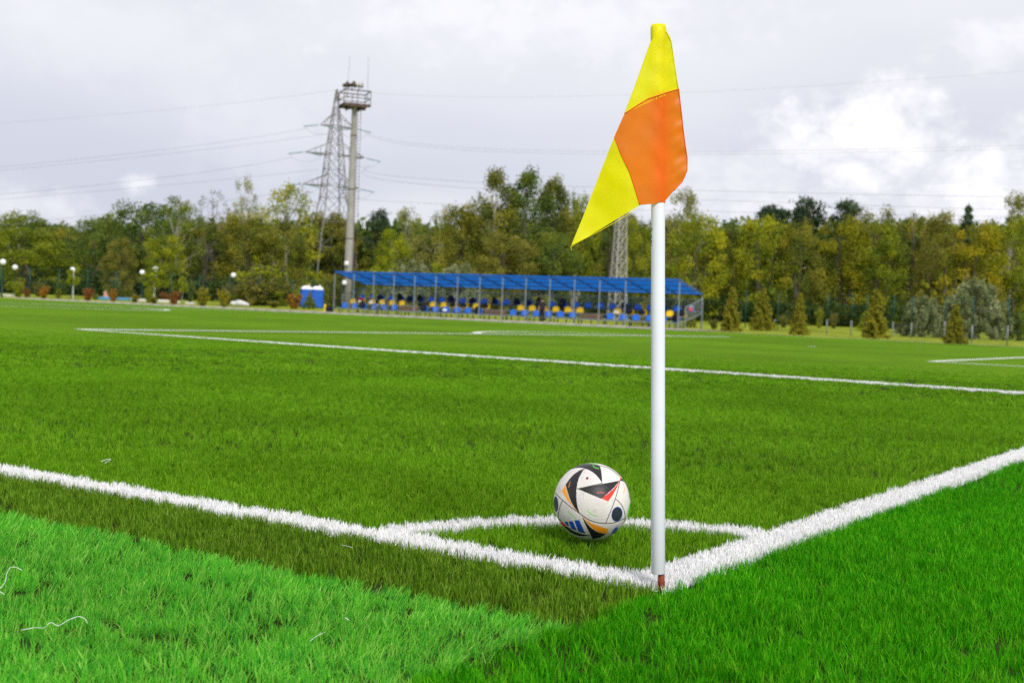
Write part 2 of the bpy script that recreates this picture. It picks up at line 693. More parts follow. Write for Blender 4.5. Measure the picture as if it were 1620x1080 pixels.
def scatter_group(objs):
    """geometry nodes: one tuft on each point, turned and scaled by the point's attributes"""
    ng = bpy.data.node_groups.new('turf_pile', 'GeometryNodeTree')
    ng.interface.new_socket('Geometry', in_out='INPUT', socket_type='NodeSocketGeometry')
    ng.interface.new_socket('Geometry', in_out='OUTPUT', socket_type='NodeSocketGeometry')
    n, l = ng.nodes, ng.links
    gi, go = n.new('NodeGroupInput'), n.new('NodeGroupOutput')
    iop = n.new('GeometryNodeInstanceOnPoints')
    l.new(gi.outputs[0], iop.inputs['Points'])
    jn = n.new('GeometryNodeJoinGeometry')
    for o in objs:
        oi = n.new('GeometryNodeObjectInfo')
        oi.inputs['Object'].default_value = o
        oi.inputs['As Instance'].default_value = True
        l.new(oi.outputs['Geometry'], jn.inputs[0])
    l.new(jn.outputs[0], iop.inputs['Instance'])
    iop.inputs['Pick Instance'].default_value = True
    ra = n.new('GeometryNodeInputNamedAttribute')
    ra.data_type = 'FLOAT_VECTOR'
    ra.inputs[0].default_value = 'rot'
    er = n.new('FunctionNodeEulerToRotation')
    l.new(ra.outputs[0], er.inputs[0])
    l.new(er.outputs[0], iop.inputs['Rotation'])
    sa = n.new('GeometryNodeInputNamedAttribute')
    sa.data_type = 'FLOAT'
    sa.inputs[0].default_value = 'scl'
    l.new(sa.outputs[0], iop.inputs['Scale'])
    ia = n.new('GeometryNodeInputNamedAttribute')
    ia.data_type = 'INT'
    ia.inputs[0].default_value = 'pick'
    l.new(ia.outputs[0], iop.inputs['Instance Index'])
    l.new(iop.outputs[0], go.inputs[0])
    return ng


def pile(name, label, pts, rotz, scl, tufts, lean=.12):
    objs = [bpy.data.objects.new('tuft', me) for me in tufts]
    n = len(pts)
    me = bpy.data.meshes.new(name)
    me.vertices.add(n)
    me.vertices.foreach_set('co', pts.astype(np.float32).ravel())
    rot = np.zeros((n, 3), np.float32)
    rot[:, 0] = RNG.normal(0, lean, n)
    rot[:, 1] = RNG.normal(0, lean, n)
    rot[:, 2] = rotz
    a = me.attributes.new('rot', 'FLOAT_VECTOR', 'POINT')
    a.data.foreach_set('vector', rot.ravel())
    a = me.attributes.new('scl', 'FLOAT', 'POINT')
    a.data.foreach_set('value', scl.astype(np.float32))
    a = me.attributes.new('pick', 'INT', 'POINT')
    a.data.foreach_set('value', RNG.integers(0, len(tufts), n).astype(np.int32))
    me.update()
    o = link(name, me)
    md = o.modifiers.new('turf_pile', 'NODES')
    md.node_group = scatter_group(objs)
    tag(o, label, 'grass', kind='stuff')
    return o


def ring(r0, r1, dens, half=R(31)):
    n = int(half * (r1 * r1 - r0 * r0) * dens)
    rr = np.sqrt(RNG.uniform(r0 * r0, r1 * r1, n))
    a = RNG.uniform(-half, half, n)
    return np.stack([rr * np.sin(a), rr * np.cos(a)], 1), rr


U2, V2, C2 = np.array(UD[:2]), np.array(VD[:2]), np.array(CORNER[:2])


def region(xy):
    q = xy - C2
    u_, v_ = q @ U2, q @ V2
    jl = .0025 * np.sin(u_ * 9) + .002 * np.sin(u_ * 23)
    jr = .0025 * np.sin(v_ * 8) + .002 * np.sin(v_ * 21)
    white = ((u_ > -.035) & (v_ > -.022 + jl) & (v_ < .112 + jl)) | ((v_ > -.022) & (u_ > -.038 + jr) & (u_ < .112 + jr))
    rho = np.hypot(u_, v_)
    white |= (u_ > 0) & (v_ > 0) & (rho > .925) & (rho < 1.055)
    w2 = .125
    white |= (v_ > PA_V) & (v_ < PA_V + w2) & (u_ > 0) & (u_ < PA_U)
    white |= (v_ > PA_V) & (u_ > PA_U - w2) & (u_ < PA_U)
    white |= (v_ > GA_V) & (v_ < GA_V + w2) & (u_ > 0) & (u_ < GA_U)
    white |= (v_ > GA_V) & (u_ > GA_U - w2) & (u_ < GA_U)
    wob = .012 * np.sin(u_ * 5.1) + .008 * np.sin(u_ * 13.7)
    side_r = (u_ <= -.036) & ~white
    side_l = (u_ > -.036) & (v_ < -.52 + wob) & ~white
    olive = ~white & ~side_r & ~side_l
    return white, olive, side_l, side_r, v_ < .03


WORLD2L = math.atan2(UD.y, UD.x)
zones = [(1.3, 6.0, 1850), (6.0, 12.5, 760), (12.5, 27.0, 125)]
acc = {k: [[], [], []] for k in ('white', 'olive', 'strip', 'sl', 'sr', 'white2', 'olive2', 'sr2', 'sl2')}
for zi, (r0, r1, dn) in enumerate(zones):
    xy, rr = ring(r0, r1, dn)
    wt, ol, sl_, sr_, vs_ = region(xy)
    thin = RNG.uniform(size=len(xy)) < np.clip((27 - rr) / 10, 0, 1)
    xy, rr, wt, ol, sl_, sr_, vs_ = xy[thin], rr[thin], wt[thin], ol[thin], sl_[thin], sr_[thin], vs_[thin]
    keepw = True
    zz = np.array([zb(x, y) for x, y in xy])
    for key, mask in (('white', wt & keepw), ('olive', ol & ~(vs_ & (zi < 2))), ('strip', ol & vs_ & (zi < 2)), ('sl', sl_), ('sr', sr_)):
        if not mask.any():
            continue
        kk = key + ('2' if zi == 2 else '')
        p = np.concatenate([xy[mask], zz[mask][:, None]], 1)
        s = (-zz[mask] / TUFT_H) * RNG.uniform(.86, 1.14, mask.sum())
        if zi == 1:
            s = s * 1.04
        acc[kk][0].append(p)
        acc[kk][1].append(s)
# denser fibre along the near white lines
xy, rr = ring(2.2, 9, 2600)
wt = region(xy)[0]
zz = np.array([zb(x, y) for x, y in xy[wt]])
acc['white'][0].append(np.concatenate([xy[wt], zz[:, None]], 1))
acc['white'][1].append(RNG.uniform(.8, 1.12, wt.sum()))

xy, rr = ring(9, 27, 1500)
wt = region(xy)[0]
zz = np.array([zb(x, y) for x, y in xy[wt]])
acc['white2'][0].append(np.concatenate([xy[wt], zz[:, None]], 1))
acc['white2'][1].append(-zz / TUFT_H * RNG.uniform(.85, 1.2, wt.sum()))

H0 = TUFT_H
tuf = {
    'olive': [tuft_mesh('tuft', M['pitch_blade'], 14, H0 * 1.04, .0021, .019, .34, .22, s) for s in range(5)],
    'strip': [tuft_mesh('tuft', M['strip_blade'], 13, H0 * 1.04, .0022, .018, .34, .25, s + 70, (.05, -.1)) for s in range(5)],
    'olive2': [tuft_mesh('tuft', M['pitch_blade'], 24, H0, .0055, .055, .24, .2, s + 10) for s in range(3)],
    'sl': [tuft_mesh('tuft', M['side_blade_l'], 18, H0 * 1.10, .0018, .019, .32, .3, s + 20, (.26, -.20)) for s in range(5)],
    'sr': [tuft_mesh('tuft', M['side_blade_r'], 17, H0 * 1.08, .0018, .018, .32, .3, s + 30, (.04, .04)) for s in range(5)],
    'sr2': [tuft_mesh('tuft', M['side_blade_r'], 26, H0 * 1.1, .0055, .055, .30, .35, s + 40) for s in range(3)],
    'sl2': [tuft_mesh('tuft', M['side_blade_l'], 26, H0 * 1.1, .0055, .055, .30, .35, s + 45) for s in range(3)],
    'white': [tuft_mesh('tuft', M['line_blade'], 14, H0 * .97, .0026, .010, .26, .3, s + 50) for s in range(4)],
    'white2': [tuft_mesh('tuft', M['line_blade'], 30, H0 * 1.05, .006, .03, .26, .3, s + 60) for s in range(3)],
}
names = {
    'olive': ('pitch_grass', 'short olive green artificial grass of the pitch, nearest stretch'),
    'strip': ('strip_grass', 'dull olive grass strip between the left line and the pale green border'),
    'olive2': ('pitch_grass', 'olive green pitch grass in the middle distance around the penalty area'),
    'sl': ('border_grass', 'pale bright green grass strip at lower left, leaning to the right'),
    'sr': ('border_grass', 'deep bright green grass strip at lower right outside the goal line'),
    'sr2': ('border_grass', 'bright green grass strip far along the right edge'),
    'sl2': ('border_grass', 'bright green grass strip far along the left edge'),
    'white': ('line_grass', 'white grass fibres of the corner lines and quarter circle'),
    'white2': ('line_grass', 'white grass fibres of the penalty and goal area lines'),
}
for k, (ps, ss, _) in acc.items():
    if not ps:
        continue
    p, s = np.concatenate(ps), np.concatenate(ss)
    rz = RNG.uniform(0, 2 * math.pi, len(p))
    if k == 'sl':
        # the pile was brushed one way: direction drifts slowly over the strip
        rz = .35 * np.sin(p[:, 0] * 2.1) + .3 * np.sin(p[:, 1] * 1.7 + 1) + RNG.normal(0, .35, len(p))
    if len(p):
        pile(names[k][0], names[k][1], p, rz, s, tuf[k])

# ------------------------------------------------------------------ corner flag
PX = 3.33 / F_PX            # metres per photo pixel at the flag


def plastic(name, c, rough=.35, sss=0.):
    m, t = new_mat(name)
    n = t.noise(9, 5, .6, objcoord(t))
    k = t.smooth(n, .35, .75, 1., .93)
    col = t.mix(1., c, t.combine(k, k, k), 'MULTIPLY')
    finish(t, bsdf(t, col, rough, .35, normal=bump(t, t.noise(60, 2, .5, objcoord(t)), .03, .002)))
    return m


def cloth(name, c, trans=.4):
    m, t = new_mat(name)
    oc = objcoord(t)
    wv = t.node('ShaderNodeTexWave')
    wv.inputs['Scale'].default_value = 260
    t.l.new(oc, wv.inputs['Vector'])
    n = t.noise(14, 4, .55, oc)
    k = t.smooth(n, .3, .7, .93, 1.04)
    col = t.mix(1., c, t.combine(k, k, k), 'MULTIPLY')
    bm_ = t.math('ADD', t.math('MULTIPLY', wv.outputs[1], .12), t.noise(22, 3, .55, oc))
    nr = bump(t, bm_, .10, .004)
    d = bsdf(t, col, .42, .4, normal=nr)
    tr = t.node('ShaderNodeBsdfTranslucent')
    t.set(tr.inputs[0], col)
    t.l.new(nr, tr.inputs[1])
    ms = t.node('ShaderNodeMixShader')
    ms.inputs[0].default_value = trans
    t.l.new(d, ms.inputs[1])
    t.l.new(tr.outputs[0], ms.inputs[2])
    finish(t, ms.outputs[0])
    return m


M['pole'] = plastic('pole_white_plastic', (.81, .81, .90))
M['red_base'] = plastic('red_rubber', (.24, .045, .015), .7)
M['yellow_cloth'] = cloth('yellow_nylon', (1.0, .93, .0), .5)
M['orange_cloth'] = cloth('orange_nylon', (1.0, .25, .006), .5)
M['seam_y'] = simple('yellow_seam', (.72, .62, .0), .6)
M['seam_o'] = simple('orange_seam', (.82, .10, .003), .6)
M['ink'] = simple('black_ink', (.015, .015, .017), .5)

D0 = gp(1041, 917).y
base = at(1041, 917, D0)
top = at(1041, 42, D0)
flag = thing('corner_flag', 'white corner flag pole with hanging yellow and orange flag', 'corner flag', (base.x, base.y, 0))
ax = (top - base).normalized()
O = Vector((base.x, base.y, 0))
PR = 11.0 * PX


def pole_pt(py):
    return at(1041, py, D0) - O


b = MB()
prof = [(906.5, .96), (906.0, 1.), (700, 1.), (330, .985), (60, .98), (44, .96), (41, .8)]
b.path([pole_pt(y) for y, _ in prof], [PR * k for _, k in prof], 40)
pole = b.build('pole', M['pole'], flag, smooth=True)
b = MB()
q0, q1 = at(1046.5, 940, D0) - O, at(1046, 900, D0) - O
b.path([q0, q0.lerp(q1, .45), q0.lerp(q1, .5), q0.lerp(q1, .56), q1], [.009, .009, .0105, .009, .009], 14)
b.build('base_spike', M['red_base'], flag, smooth=True)
# lettering printed down the left flank of the pole
cu = bpy.data.curves.new('lettering', 'FONT')
cu.body = 'J\u00d6GEL'
cu.size = .0262
cu.space_character = 1.08
cu.resolution_u = 6
tmp = bpy.data.objects.new('tmp_text', cu)
COL.objects.link(tmp)
dg = bpy.context.evaluated_depsgraph_get()
tme = bpy.data.meshes.new_from_object(tmp.evaluated_get(dg))
bm = bmesh.new()
bm.from_mesh(tme)
bmesh.ops.triangulate(bm, faces=bm.faces[:])
bmesh.ops.subdivide_edges(bm, edges=bm.edges[:], cuts=3, use_grid_fill=True)
tl = max(v.co.x for v in bm.verts)
zt, zb_ = pole_pt(354), pole_pt(393)
# letters read downwards with their heads to the right; only the heads show round the left flank
for v in bm.verts:
    s_ = v.co.x / tl
    c_ = zt.lerp(zb_, s_)
    ang = R(205) + (v.co.y - .0195) / PR
    rad = PR * 1.012
    v.co = c_ + rad * Vector((math.cos(ang), math.sin(ang), 0))
lme = bpy.data.meshes.new('lettering')
bm.to_mesh(lme)
bm.free()
lme.materials.append(M['ink'])
link('lettering', lme, pole)
bpy.data.objects.remove(tmp)


def fdepth(x, y):
    """how far the cloth stands before (-) or behind (+) the pole axis, metres"""
    rp = PR * 1.22
    t = (x - 1041) * PX
    if x >= 1036:
        q = max(0., (x - 1046) / 41)
        k = sstep(1036, 1070, x)
        d = -rp * (1 - k) + k * (.012 * q) + .0016 * q * math.sin(y * .15 + 2.3 * math.sin(y * .031)) + .0008 * q * math.sin(y * .33 + x * .2)
    else:
        w = (1036 - x) / 134
        d = -rp - .045 * w + .010 * math.sin(w * 5.2 + y * .012) * min(1, w * 3) + .03 * w * w
    if abs(t) < 1.13 * PR:
        d = min(d, -math.sqrt((1.13 * PR) ** 2 - t * t))
    if y < 110:
        d += .0022 * math.sin(x * .45 + y * .06) * (110 - y) / 70
    d += .0007 * math.sin(y * .07 + x * .05) + .0005 * math.sin(y * .13 - x * .11)
    return d


def fpt(x, y):
    return at(x, y, D0 + fdepth(x, y)) - O


def poly_at(pl, t):
    L = [0]
    for a, c in zip(pl[:-1], pl[1:]):
        L.append(L[-1] + math.hypot(c[0] - a[0], c[1] - a[1]))
    s = t * L[-1]
    for i in range(len(pl) - 1):
        if s <= L[i + 1] or i == len(pl) - 2:
            k = (s - L[i]) / max(1e-9, L[i + 1] - L[i])
            return (pl[i][0] + (pl[i + 1][0] - pl[i][0]) * k, pl[i][1] + (pl[i + 1][1] - pl[i][1]) * k)


def panel(name, left, right, mat, nu=40, nv=44, label=None):
    """cloth between two edges given from top to bottom"""
    bb = MB()
    vs = []
    for j in range(nv + 1):
        a, c = poly_at(left, j / nv), poly_at(right, j / nv)
        for i in range(nu + 1):
            t = i / nu
            vs.append(fpt(a[0] + (c[0] - a[0]) * t, a[1] + (c[1] - a[1]) * t))
    fs = [(j * (nu + 1) + i, j * (nu + 1) + i + 1, (j + 1) * (nu + 1) + i + 1, (j + 1) * (nu + 1) + i) for j in range(nv) for i in range(nu)]
    bb.add(vs, fs)
    o = bb.build(name, mat, flag, smooth=True)
    if label:
        o['label'] = label
    return o


topseam = [(988, 180), (1006, 168), (1026, 156), (1045, 150), (1060, 145), (1074, 141)]
lowseam = [(972, 216), (982, 243), (996, 272), (1005, 300), (1012.5, 324.5)]
panel('flag_panel', [(1029.5, 66), (1020, 92), (1004, 138), (988, 180)], [(1052, 38), (1055, 50), (1061, 60), (1065, 90), (1070, 118), (1074, 141)], M['yellow_cloth'], label='upper yellow quarter of the flag')
# orange quarter runs from the upper seam down; its left edge turns at the fold
oleft = [(988, 180), (979, 200), (972, 216), (982, 243), (996, 272), (1005, 300), (1012.5, 324.5)]
oright = [(1074, 141), (1076, 160), (1079, 185), (1081, 205), (1084, 228), (1087.5, 252), (1087, 270), (1080, 287), (1066, 302), (1053, 317)]
bb = MB()
nu, nv = 40, 60
vs = []
for j in range(nv + 1):
    v_ = j / nv
    a, c = poly_at(oleft, v_), poly_at(oright, v_)
    for i in range(nu + 1):
        t = i / nu
        x = a[0] + (c[0] - a[0]) * t
        y = a[1] + (c[1] - a[1]) * t
        # bend rows to follow the upper seam at the top and the hem at the bottom
        ts = poly_at(topseam, t)
        bs = poly_at([(1012.5, 324.5), (1034, 322.5), (1053, 317)], t)
        x += (ts[0] - (oleft[0][0] + (oright[0][0] - oleft[0][0]) * t)) * (1 - v_) ** 2
        y += (ts[1] - (oleft[0][1] + (oright[0][1] - oleft[0][1]) * t)) * (1 - v_) ** 2
        x += (bs[0] - (oleft[-1][0] + (oright[-1][0] - oleft[-1][0]) * t)) * v_ ** 2
        y += (bs[1] - (oleft[-1][1] + (oright[-1][1] - oleft[-1][1]) * t)) * v_ ** 2
        vs.append(fpt(x, y))
bb.add(vs, [(j * (nu + 1) + i, j * (nu + 1) + i + 1, (j + 1) * (nu + 1) + i + 1, (j + 1) * (nu + 1) + i) for j in range(nv) for i in range(nu)])
bb.build('flag_panel', M['orange_cloth'], flag, smooth=True)['label'] = 'orange quarter of the flag'
panel('flag_panel', [(972, 216), (950, 272), (925, 336), (902.5, 391)], [(972, 217), (982, 243), (996, 272), (1005, 300), (1012.5, 324.5)], M['yellow_cloth'], label='lower yellow corner of the flag hanging to a point')


def hem(pts, mat, off=-.0016, r=.0011):
    bb = MB()
    bb.path([at(x, y, D0 + fdepth(x, y) + off) - O for x, y in pts], r, 6)
    bb.build('seam', mat, flag, smooth=True)


def dens(pl, n=26):
    return [poly_at(pl, i / n) for i in range(n + 1)]


hem(dens(topseam), M['seam_o'], r=.0011)
hem(dens(lowseam), M['seam_o'], r=.0011)
hem(dens([(904, 388), (940, 370), (975, 351), (1011, 328)]), M['seam_y'], r=.0009)
hem(dens([(1029.5, 66), (1004, 138), (988, 180)]), M['seam_y'], r=.0008)
hem(dens([(1053, 50), (1062, 66), (1067, 100), (1073, 140)]), M['seam_y'], r=.0010)
hem(dens(oright[:-1]), M['seam_o'], r=.0011)
hem(dens([(903, 391), (904.5, 397)], 3), M['seam_y'], r=.0006)
# sleeve sewn round the pole, yellow above, orange below, and its gathered closed top
b = MB()
b.path([pole_pt(y) for y in (39.5, 44, 60, 100, 146)], [PR * .9, PR * 1.06, PR * 1.05, PR * 1.05, PR * 1.05], 36)
b.build('flag_sleeve', M['yellow_cloth'], flag, smooth=True)
b = MB()
b.path([pole_pt(y) for y in (146.5, 200, 260, 310, 321)], PR * 1.05, 36, cap=False)
b.build('flag_sleeve', M['orange_cloth'], flag, smooth=True)
b = MB()
for i, (x, y) in enumerate(((1037, 43), (1041, 41.5), (1046, 42))):
    c_ = at(x, y, D0 - .003 * i) - O
    b.lathe([(.002, .0065), (.007, .0055), (.0115, .001), (.0115, -.008), (.006, -.012)], 12, c_)
b.build('gathered_top', M['yellow_cloth'], flag, smooth=True)

# ------------------------------------------------------------------ football
BR = .119
BPX, BPY = 936.5, 793.0
rb = ray(BPX, BPY)
BC = EYE + rb * (BR * F_PX / 60.5)
ball_z = rb.normalized() * -1
ball_x = RIGHT - ball_z * RIGHT.dot(ball_z)
ball_x.normalize()
ball_y = ball_z.cross(ball_x)


def inpoly(px, py, poly):
    n = len(poly)
    ins = np.zeros(px.shape, bool)
    j = n - 1
    for i in range(n):
        xi, yi = poly[i]
        xj, yj = poly[j]
        c_ = ((yi > py) != (yj > py)) & (px < (xj - xi) * (py - yi) / (yj - yi + 1e-12) + xi)
        ins ^= c_
        j = i
    return ins


def seg_dist(px, py, pl):
    d = np.full(px.shape, 1e9)
    for a, c in zip(pl[:-1], pl[1:]):
        ax_, ay_ = c[0] - a[0], c[1] - a[1]
        t = np.clip(((px - a[0]) * ax_ + (py - a[1]) * ay_) / (ax_ ** 2 + ay_ ** 2), 0, 1)
        d = np.minimum(d, np.hypot(px - a[0] - t * ax_, py - a[1] - t * ay_))
    return d


NB = 150
g = np.linspace(-1, 1, NB + 1)
gt = np.tan(g * math.pi / 4)
A_, B_ = np.meshgrid(gt, gt, indexing='ij')
one = np.ones_like(A_)
allv, allf, off = [], [], 0
for fx in ((one, A_, B_), (-one, -A_, B_), (-A_, one, B_), (A_, -one, B_), (A_, B_, one), (-A_, B_, -one)):
    P = np.stack(fx, -1).reshape(-1, 3)
    P /= np.linalg.norm(P, axis=1)[:, None]
    ii = np.arange(NB)
    I, J = np.meshgrid(ii, ii, indexing='ij')
    a = (I * (NB + 1) + J).ravel() + off
    allf.append(np.stack([a, a + NB + 1, a + NB + 2, a + 1], 1))
    allv.append(P)
    off += len(P)
SV, SF = np.concatenate(allv), np.concatenate(allf)
bx_, by_, bz_ = SV[:, 0].copy(), SV[:, 1].copy(), SV[:, 2].copy()
back = bz_ < 0
bx_[back] *= -1
X = 551 + 436 * bx_
Y = 526 - 436 * by_
colb = np.tile(np.array([.74, .70, .67]), (len(SV), 1))
BLK, ORG, RED, BLU, GRN, SEAM = (.018, .017, .02), (.95, .36, .012), (.80, .045, .03), (.012, .085, .46), (.12, .75, .06), (.10, .085, .08)
hgt_b = np.zeros(len(SV))
# faint printed rings
for (cx_, cy_, rmax, rot_) in ((505, 268, 85, 0), (655, 495, 88, 0), (238, 395, 70, 0), (800, 850, 90, 0), (250, 760, 90, 0)):
    rr_ = np.hypot(X - cx_, Y - cy_)
    k = (np.sin(rr_ * .42) > .55) & (rr_ < rmax)
    colb[k] = colb[k] * np.array([.86, .86, .92])
# grooves moulded as wide arcs
rr_ = np.hypot(X - 640, Y - 470)
hgt_b += -.0002 * (np.abs(np.sin(rr_ * .09)) ** 8) * (rr_ > 90) * (rr_ < 330)


def paint(poly, c):
    k = inpoly(X, Y, poly)
    colb[k] = c
    return k


def smooth_poly(pl, it=2):
    for _ in range(it):
        out = [pl[0]]
        for a, c in zip(pl[:-1], pl[1:]):
            out += [(a[0] * .75 + c[0] * .25, a[1] * .75 + c[1] * .25), (a[0] * .25 + c[0] * .75, a[1] * .25 + c[1] * .75)]
        out.append(pl[-1])
        pl = out
    return pl


def shape(*edges):
    out = []
    for e in edges:
        out += smooth_poly(list(e)) if len(e) > 2 else list(e)
    return out


paint(shape([(318, 160), (380, 114), (470, 94), (560, 92), (640, 120)], [(640, 120), (660, 180), (668, 322)], [(668, 322), (600, 225), (500, 160), (400, 143), (318, 160)]), BLK)
paint(shape([(380, 112), (450, 90), (540, 86), (625, 104)], [(625, 104), (630, 116)], [(630, 116), (540, 97), (460, 100), (380, 114)]), (.30, .62, .22))
paint(shape([(468, 160), (400, 185), (330, 235), (256, 335)], [(256, 335), (300, 490), (350, 585), (418, 664)], [(418, 664), (382, 560), (376, 400), (400, 270), (468, 160)]), BLK)
paint(shape([(252, 345), (213, 410)], [(213, 410), (280, 520), (412, 658)], [(412, 658), (330, 560), (295, 490), (252, 345)]), ORG)
paint([(388, 385), (870, 290), (790, 380), (655, 495), (520, 440)], BLK)
paint(shape([(868, 295), (780, 400), (655, 492)], [(655, 492), (730, 525)], [(730, 525), (800, 430), (868, 295)]), RED)
paint(shape([(440, 682), (500, 740), (600, 790), (735, 828)], [(735, 828), (712, 886)], [(712, 886), (600, 860), (520, 790), (440, 682)]), ORG)
paint(shape([(438, 682), (510, 790), (600, 862), (704, 886)], [(704, 886), (640, 930), (555, 945)], [(555, 945), (520, 870), (470, 770), (438, 682)]), BLK)
for bar in ([(236, 752), (276, 748), (296, 803), (266, 792)], [(288, 744), (336, 742), (378, 852), (318, 826)], [(352, 732), (408, 728), (474, 880), (398, 862)]):
    paint(bar, BLU)
paint(shape([(230, 812), (262, 793), (330, 848), (430, 888), (540, 900)], [(540, 900), (430, 915), (330, 890), (230, 812)]), BLK)
paint(shape([(205, 742), (262, 793)], [(262, 793), (230, 815), (190, 768)]), RED)
paint([(870, 235), (890, 262), (868, 285)], RED)
paint([(890, 260), (935, 292), (868, 287)], BLK)
paint(shape([(984, 535), (990, 620), (940, 742)], [(940, 742), (952, 610), (984, 535)]), GRN)
for (cx_, cy_, rx, ry, an) in ((828, 665, 62, 83, 12), (145, 553, 28, 87, -3)):
    c_, s_ = math.cos(R(an)), math.sin(R(an))
    ex = ((X - cx_) * c_ + (Y - cy_) * s_) / rx
    ey = (-(X - cx_) * s_ + (Y - cy_) * c_) / ry
    q = np.hypot(ex, ey)
    colb[q < 1.0] = (.015, .06, .33)
    k = q < .88
    chk = (np.floor((X + Y) / 15) + np.floor((X - Y) / 15)) % 2
    colb[k] = np.where(chk[k][:, None] > 0, np.array([.030, .045, .055]), np.array([.014, .022, .028]))
c_, s_ = math.cos(R(35)), math.sin(R(35))
q = np.hypot(((X - 806) * c_ + (Y - 850) * s_) / 22, (-(X - 806) * s_ + (Y - 850) * c_) / 50)
colb[(q < 1) & (q > .0)] = (.05, .12, .42)
colb[(np.abs(q - 1.35) < .12)] = (.35, .40, .55)
colb[np.hypot(X - 500, Y - 268) < 15] = (.22, .012, .015)
for pl, c in (([(498, 620), (535, 660), (605, 688)], GRN), ([(283, 640), (330, 675), (372, 718)], GRN), ([(565, 118), (580, 145), (628, 158)], GRN), ([(905, 430), (925, 370)], ORG)):
    colb[seg_dist(X, Y, smooth_poly(pl)) < 4] = c
for k0 in range(6):
    xx = 605 + k0 * 15
    colb[seg_dist(X, Y, [(xx, 434 - 6 * math.sin(k0 / 5 * 3.1)), (xx + 7, 430 - 6 * math.sin(k0 / 5 * 3.1))]) < 5] = (.5, .05, .06)
    colb[seg_dist(X, Y, [(310 - 3 * k0, 305 + 11 * k0), (307 - 3 * k0, 311 + 11 * k0)]) < 4] = (.55, .25, .05)
for pl in ([(128, 428), (215, 510), (300, 580), (425, 668)], [(218, 518), (184, 600), (166, 700)], [(430, 672), (520, 735), (640, 770), (780, 772), (920, 715)], [(868, 300), (820, 480), (760, 630), (700, 770)],
           [(815, 495), (880, 555), (918, 640), (926, 735), (900, 800)], [(870, 288), (930, 300), (970, 400), (984, 500)], [(668, 322), (388, 385)], [(640, 120), (760, 150), (870, 240)], [(468, 160), (400, 185)], [(160, 700), (200, 745)]):
    d_ = seg_dist(X, Y, smooth_poly(pl))
    colb[d_ < 4.5] = SEAM
    hgt_b -= .0008 * np.exp(-(d_ / 6) ** 2)
# scuffs from play
sc_n = RNG.normal(size=(130, 3))
for v in sc_n / np.linalg.norm(sc_n, axis=1)[:, None]:
    d_ = np.linalg.norm(SV - v, axis=1)
    k = d_ < RNG.uniform(.012, .05)
    colb[k] = colb[k] * RNG.uniform(.82, .95) + .01
PV = SV * (BR + hgt_b)[:, None]
bme = np_mesh('football', PV, SF, None, smooth=True)
ca = bme.color_attributes.new('print', 'FLOAT_COLOR', 'POINT')
ca.data.foreach_set('color', np.concatenate([colb, np.ones((len(colb), 1))], 1).astype(np.float32).ravel())
m, t = new_mat('football_skin')
vc = t.node('ShaderNodeAttribute', attribute_name='print').outputs['Color']
oc = objcoord(t)
dirt = t.smooth(t.noise(14, 6, .65, oc), .45, .8, 1., .80)
colm = t.mix(1., vc, t.combine(dirt, t.math('MULTIPLY', dirt, .995), t.math('MULTIPLY', dirt, .98)), 'MULTIPLY')
vor = t.node('ShaderNodeTexVoronoi')
vor.inputs['Scale'].default_value = 320
t.l.new(oc, vor.inputs['Vector'])
finish(t, bsdf(t, colm, .42, .35, normal=bump(t, vor.outputs[0], .25, .0012)))
bme.materials.append(m)
ball = link('football', bme)
ball.matrix_world = Matrix(((ball_x.x, ball_y.x, ball_z.x, BC.x), (ball_x.y, ball_y.y, ball_z.y, BC.y), (ball_x.z, ball_y.z, ball_z.z, BC.z), (0, 0, 0, 1)))
tag(ball, 'white football with black, orange, red and blue print inside the corner arc', 'ball')

# ------------------------------------------------------------------ loose white fibres on the turf
M['fibre'] = simple('white_fibre', (.85, .86, .84), .5)
fib = [('long curled white fibre on pale green turf at the left frame edge', [(-14, 936, 0), (0, 931, 0), (9, 922, .004), (10, 912, .008), (16, 903, .01), (24, 901, .008), (35, 904, .004)], .0016),
       ('short white fibre end just below the long curled one', [(-10, 938, 0), (0, 936, .002), (7, 940, 0)], .0014),
       ('thin wavy white thread on pale green turf at lower left', [(33, 996, .0), (45, 997, .004), (58, 993, .002), (70, 991, -.004), (80, 984, .003), (92, 988, -.004), (106, 983, .003), (124, 978, .006), (135, 981, .004), (138, 985, .0)], .0013),
       ('short white thread on pale green turf below the ball', [(490, 1014, 0), (500, 1008, .003), (515, 1000, .002)], .0010),
       ('small white fibre scrap on the pitch behind the left line', [(160, 731, .004), (168, 728, .004), (177, 727, .004), (166, 733, .002)], .0022),
       ('tiny white fibre on olive strip left of the corner', [(540, 863, .003), (550, 865, .003), (558, 867, .002)], .0012),
       ('tiny pale scrap on pale green turf near the seam', [(545, 978, .003), (552, 983, .004)], .0016)]
for lab, pl, r_ in fib:
    b = MB()
    pts = []
    for x, y, dz_ in pl:
        p = gp(x, y, -.003)
        p.z += dz_
        pts.append(p)
    dp = []
    for i in range(len(pts) - 1):
        for k in range(4):
            dp.append(pts[i].lerp(pts[i + 1], k / 4))
    dp.append(pts[-1])
    for _ in range(2):
        dp = [dp[0]] + [(dp[i - 1] + dp[i] * 2 + dp[i + 1]) / 4 for i in range(1, len(dp) - 1)] + [dp[-1]]
    b.path(dp, [r_ * (.34 + .2 * abs(math.sin(i * .9))) for i in range(len(dp))], 5)
    tag(b.build('loose_fibre', M['fibre'], smooth=True), lab, 'fibre', 'loose white fibres on the turf')

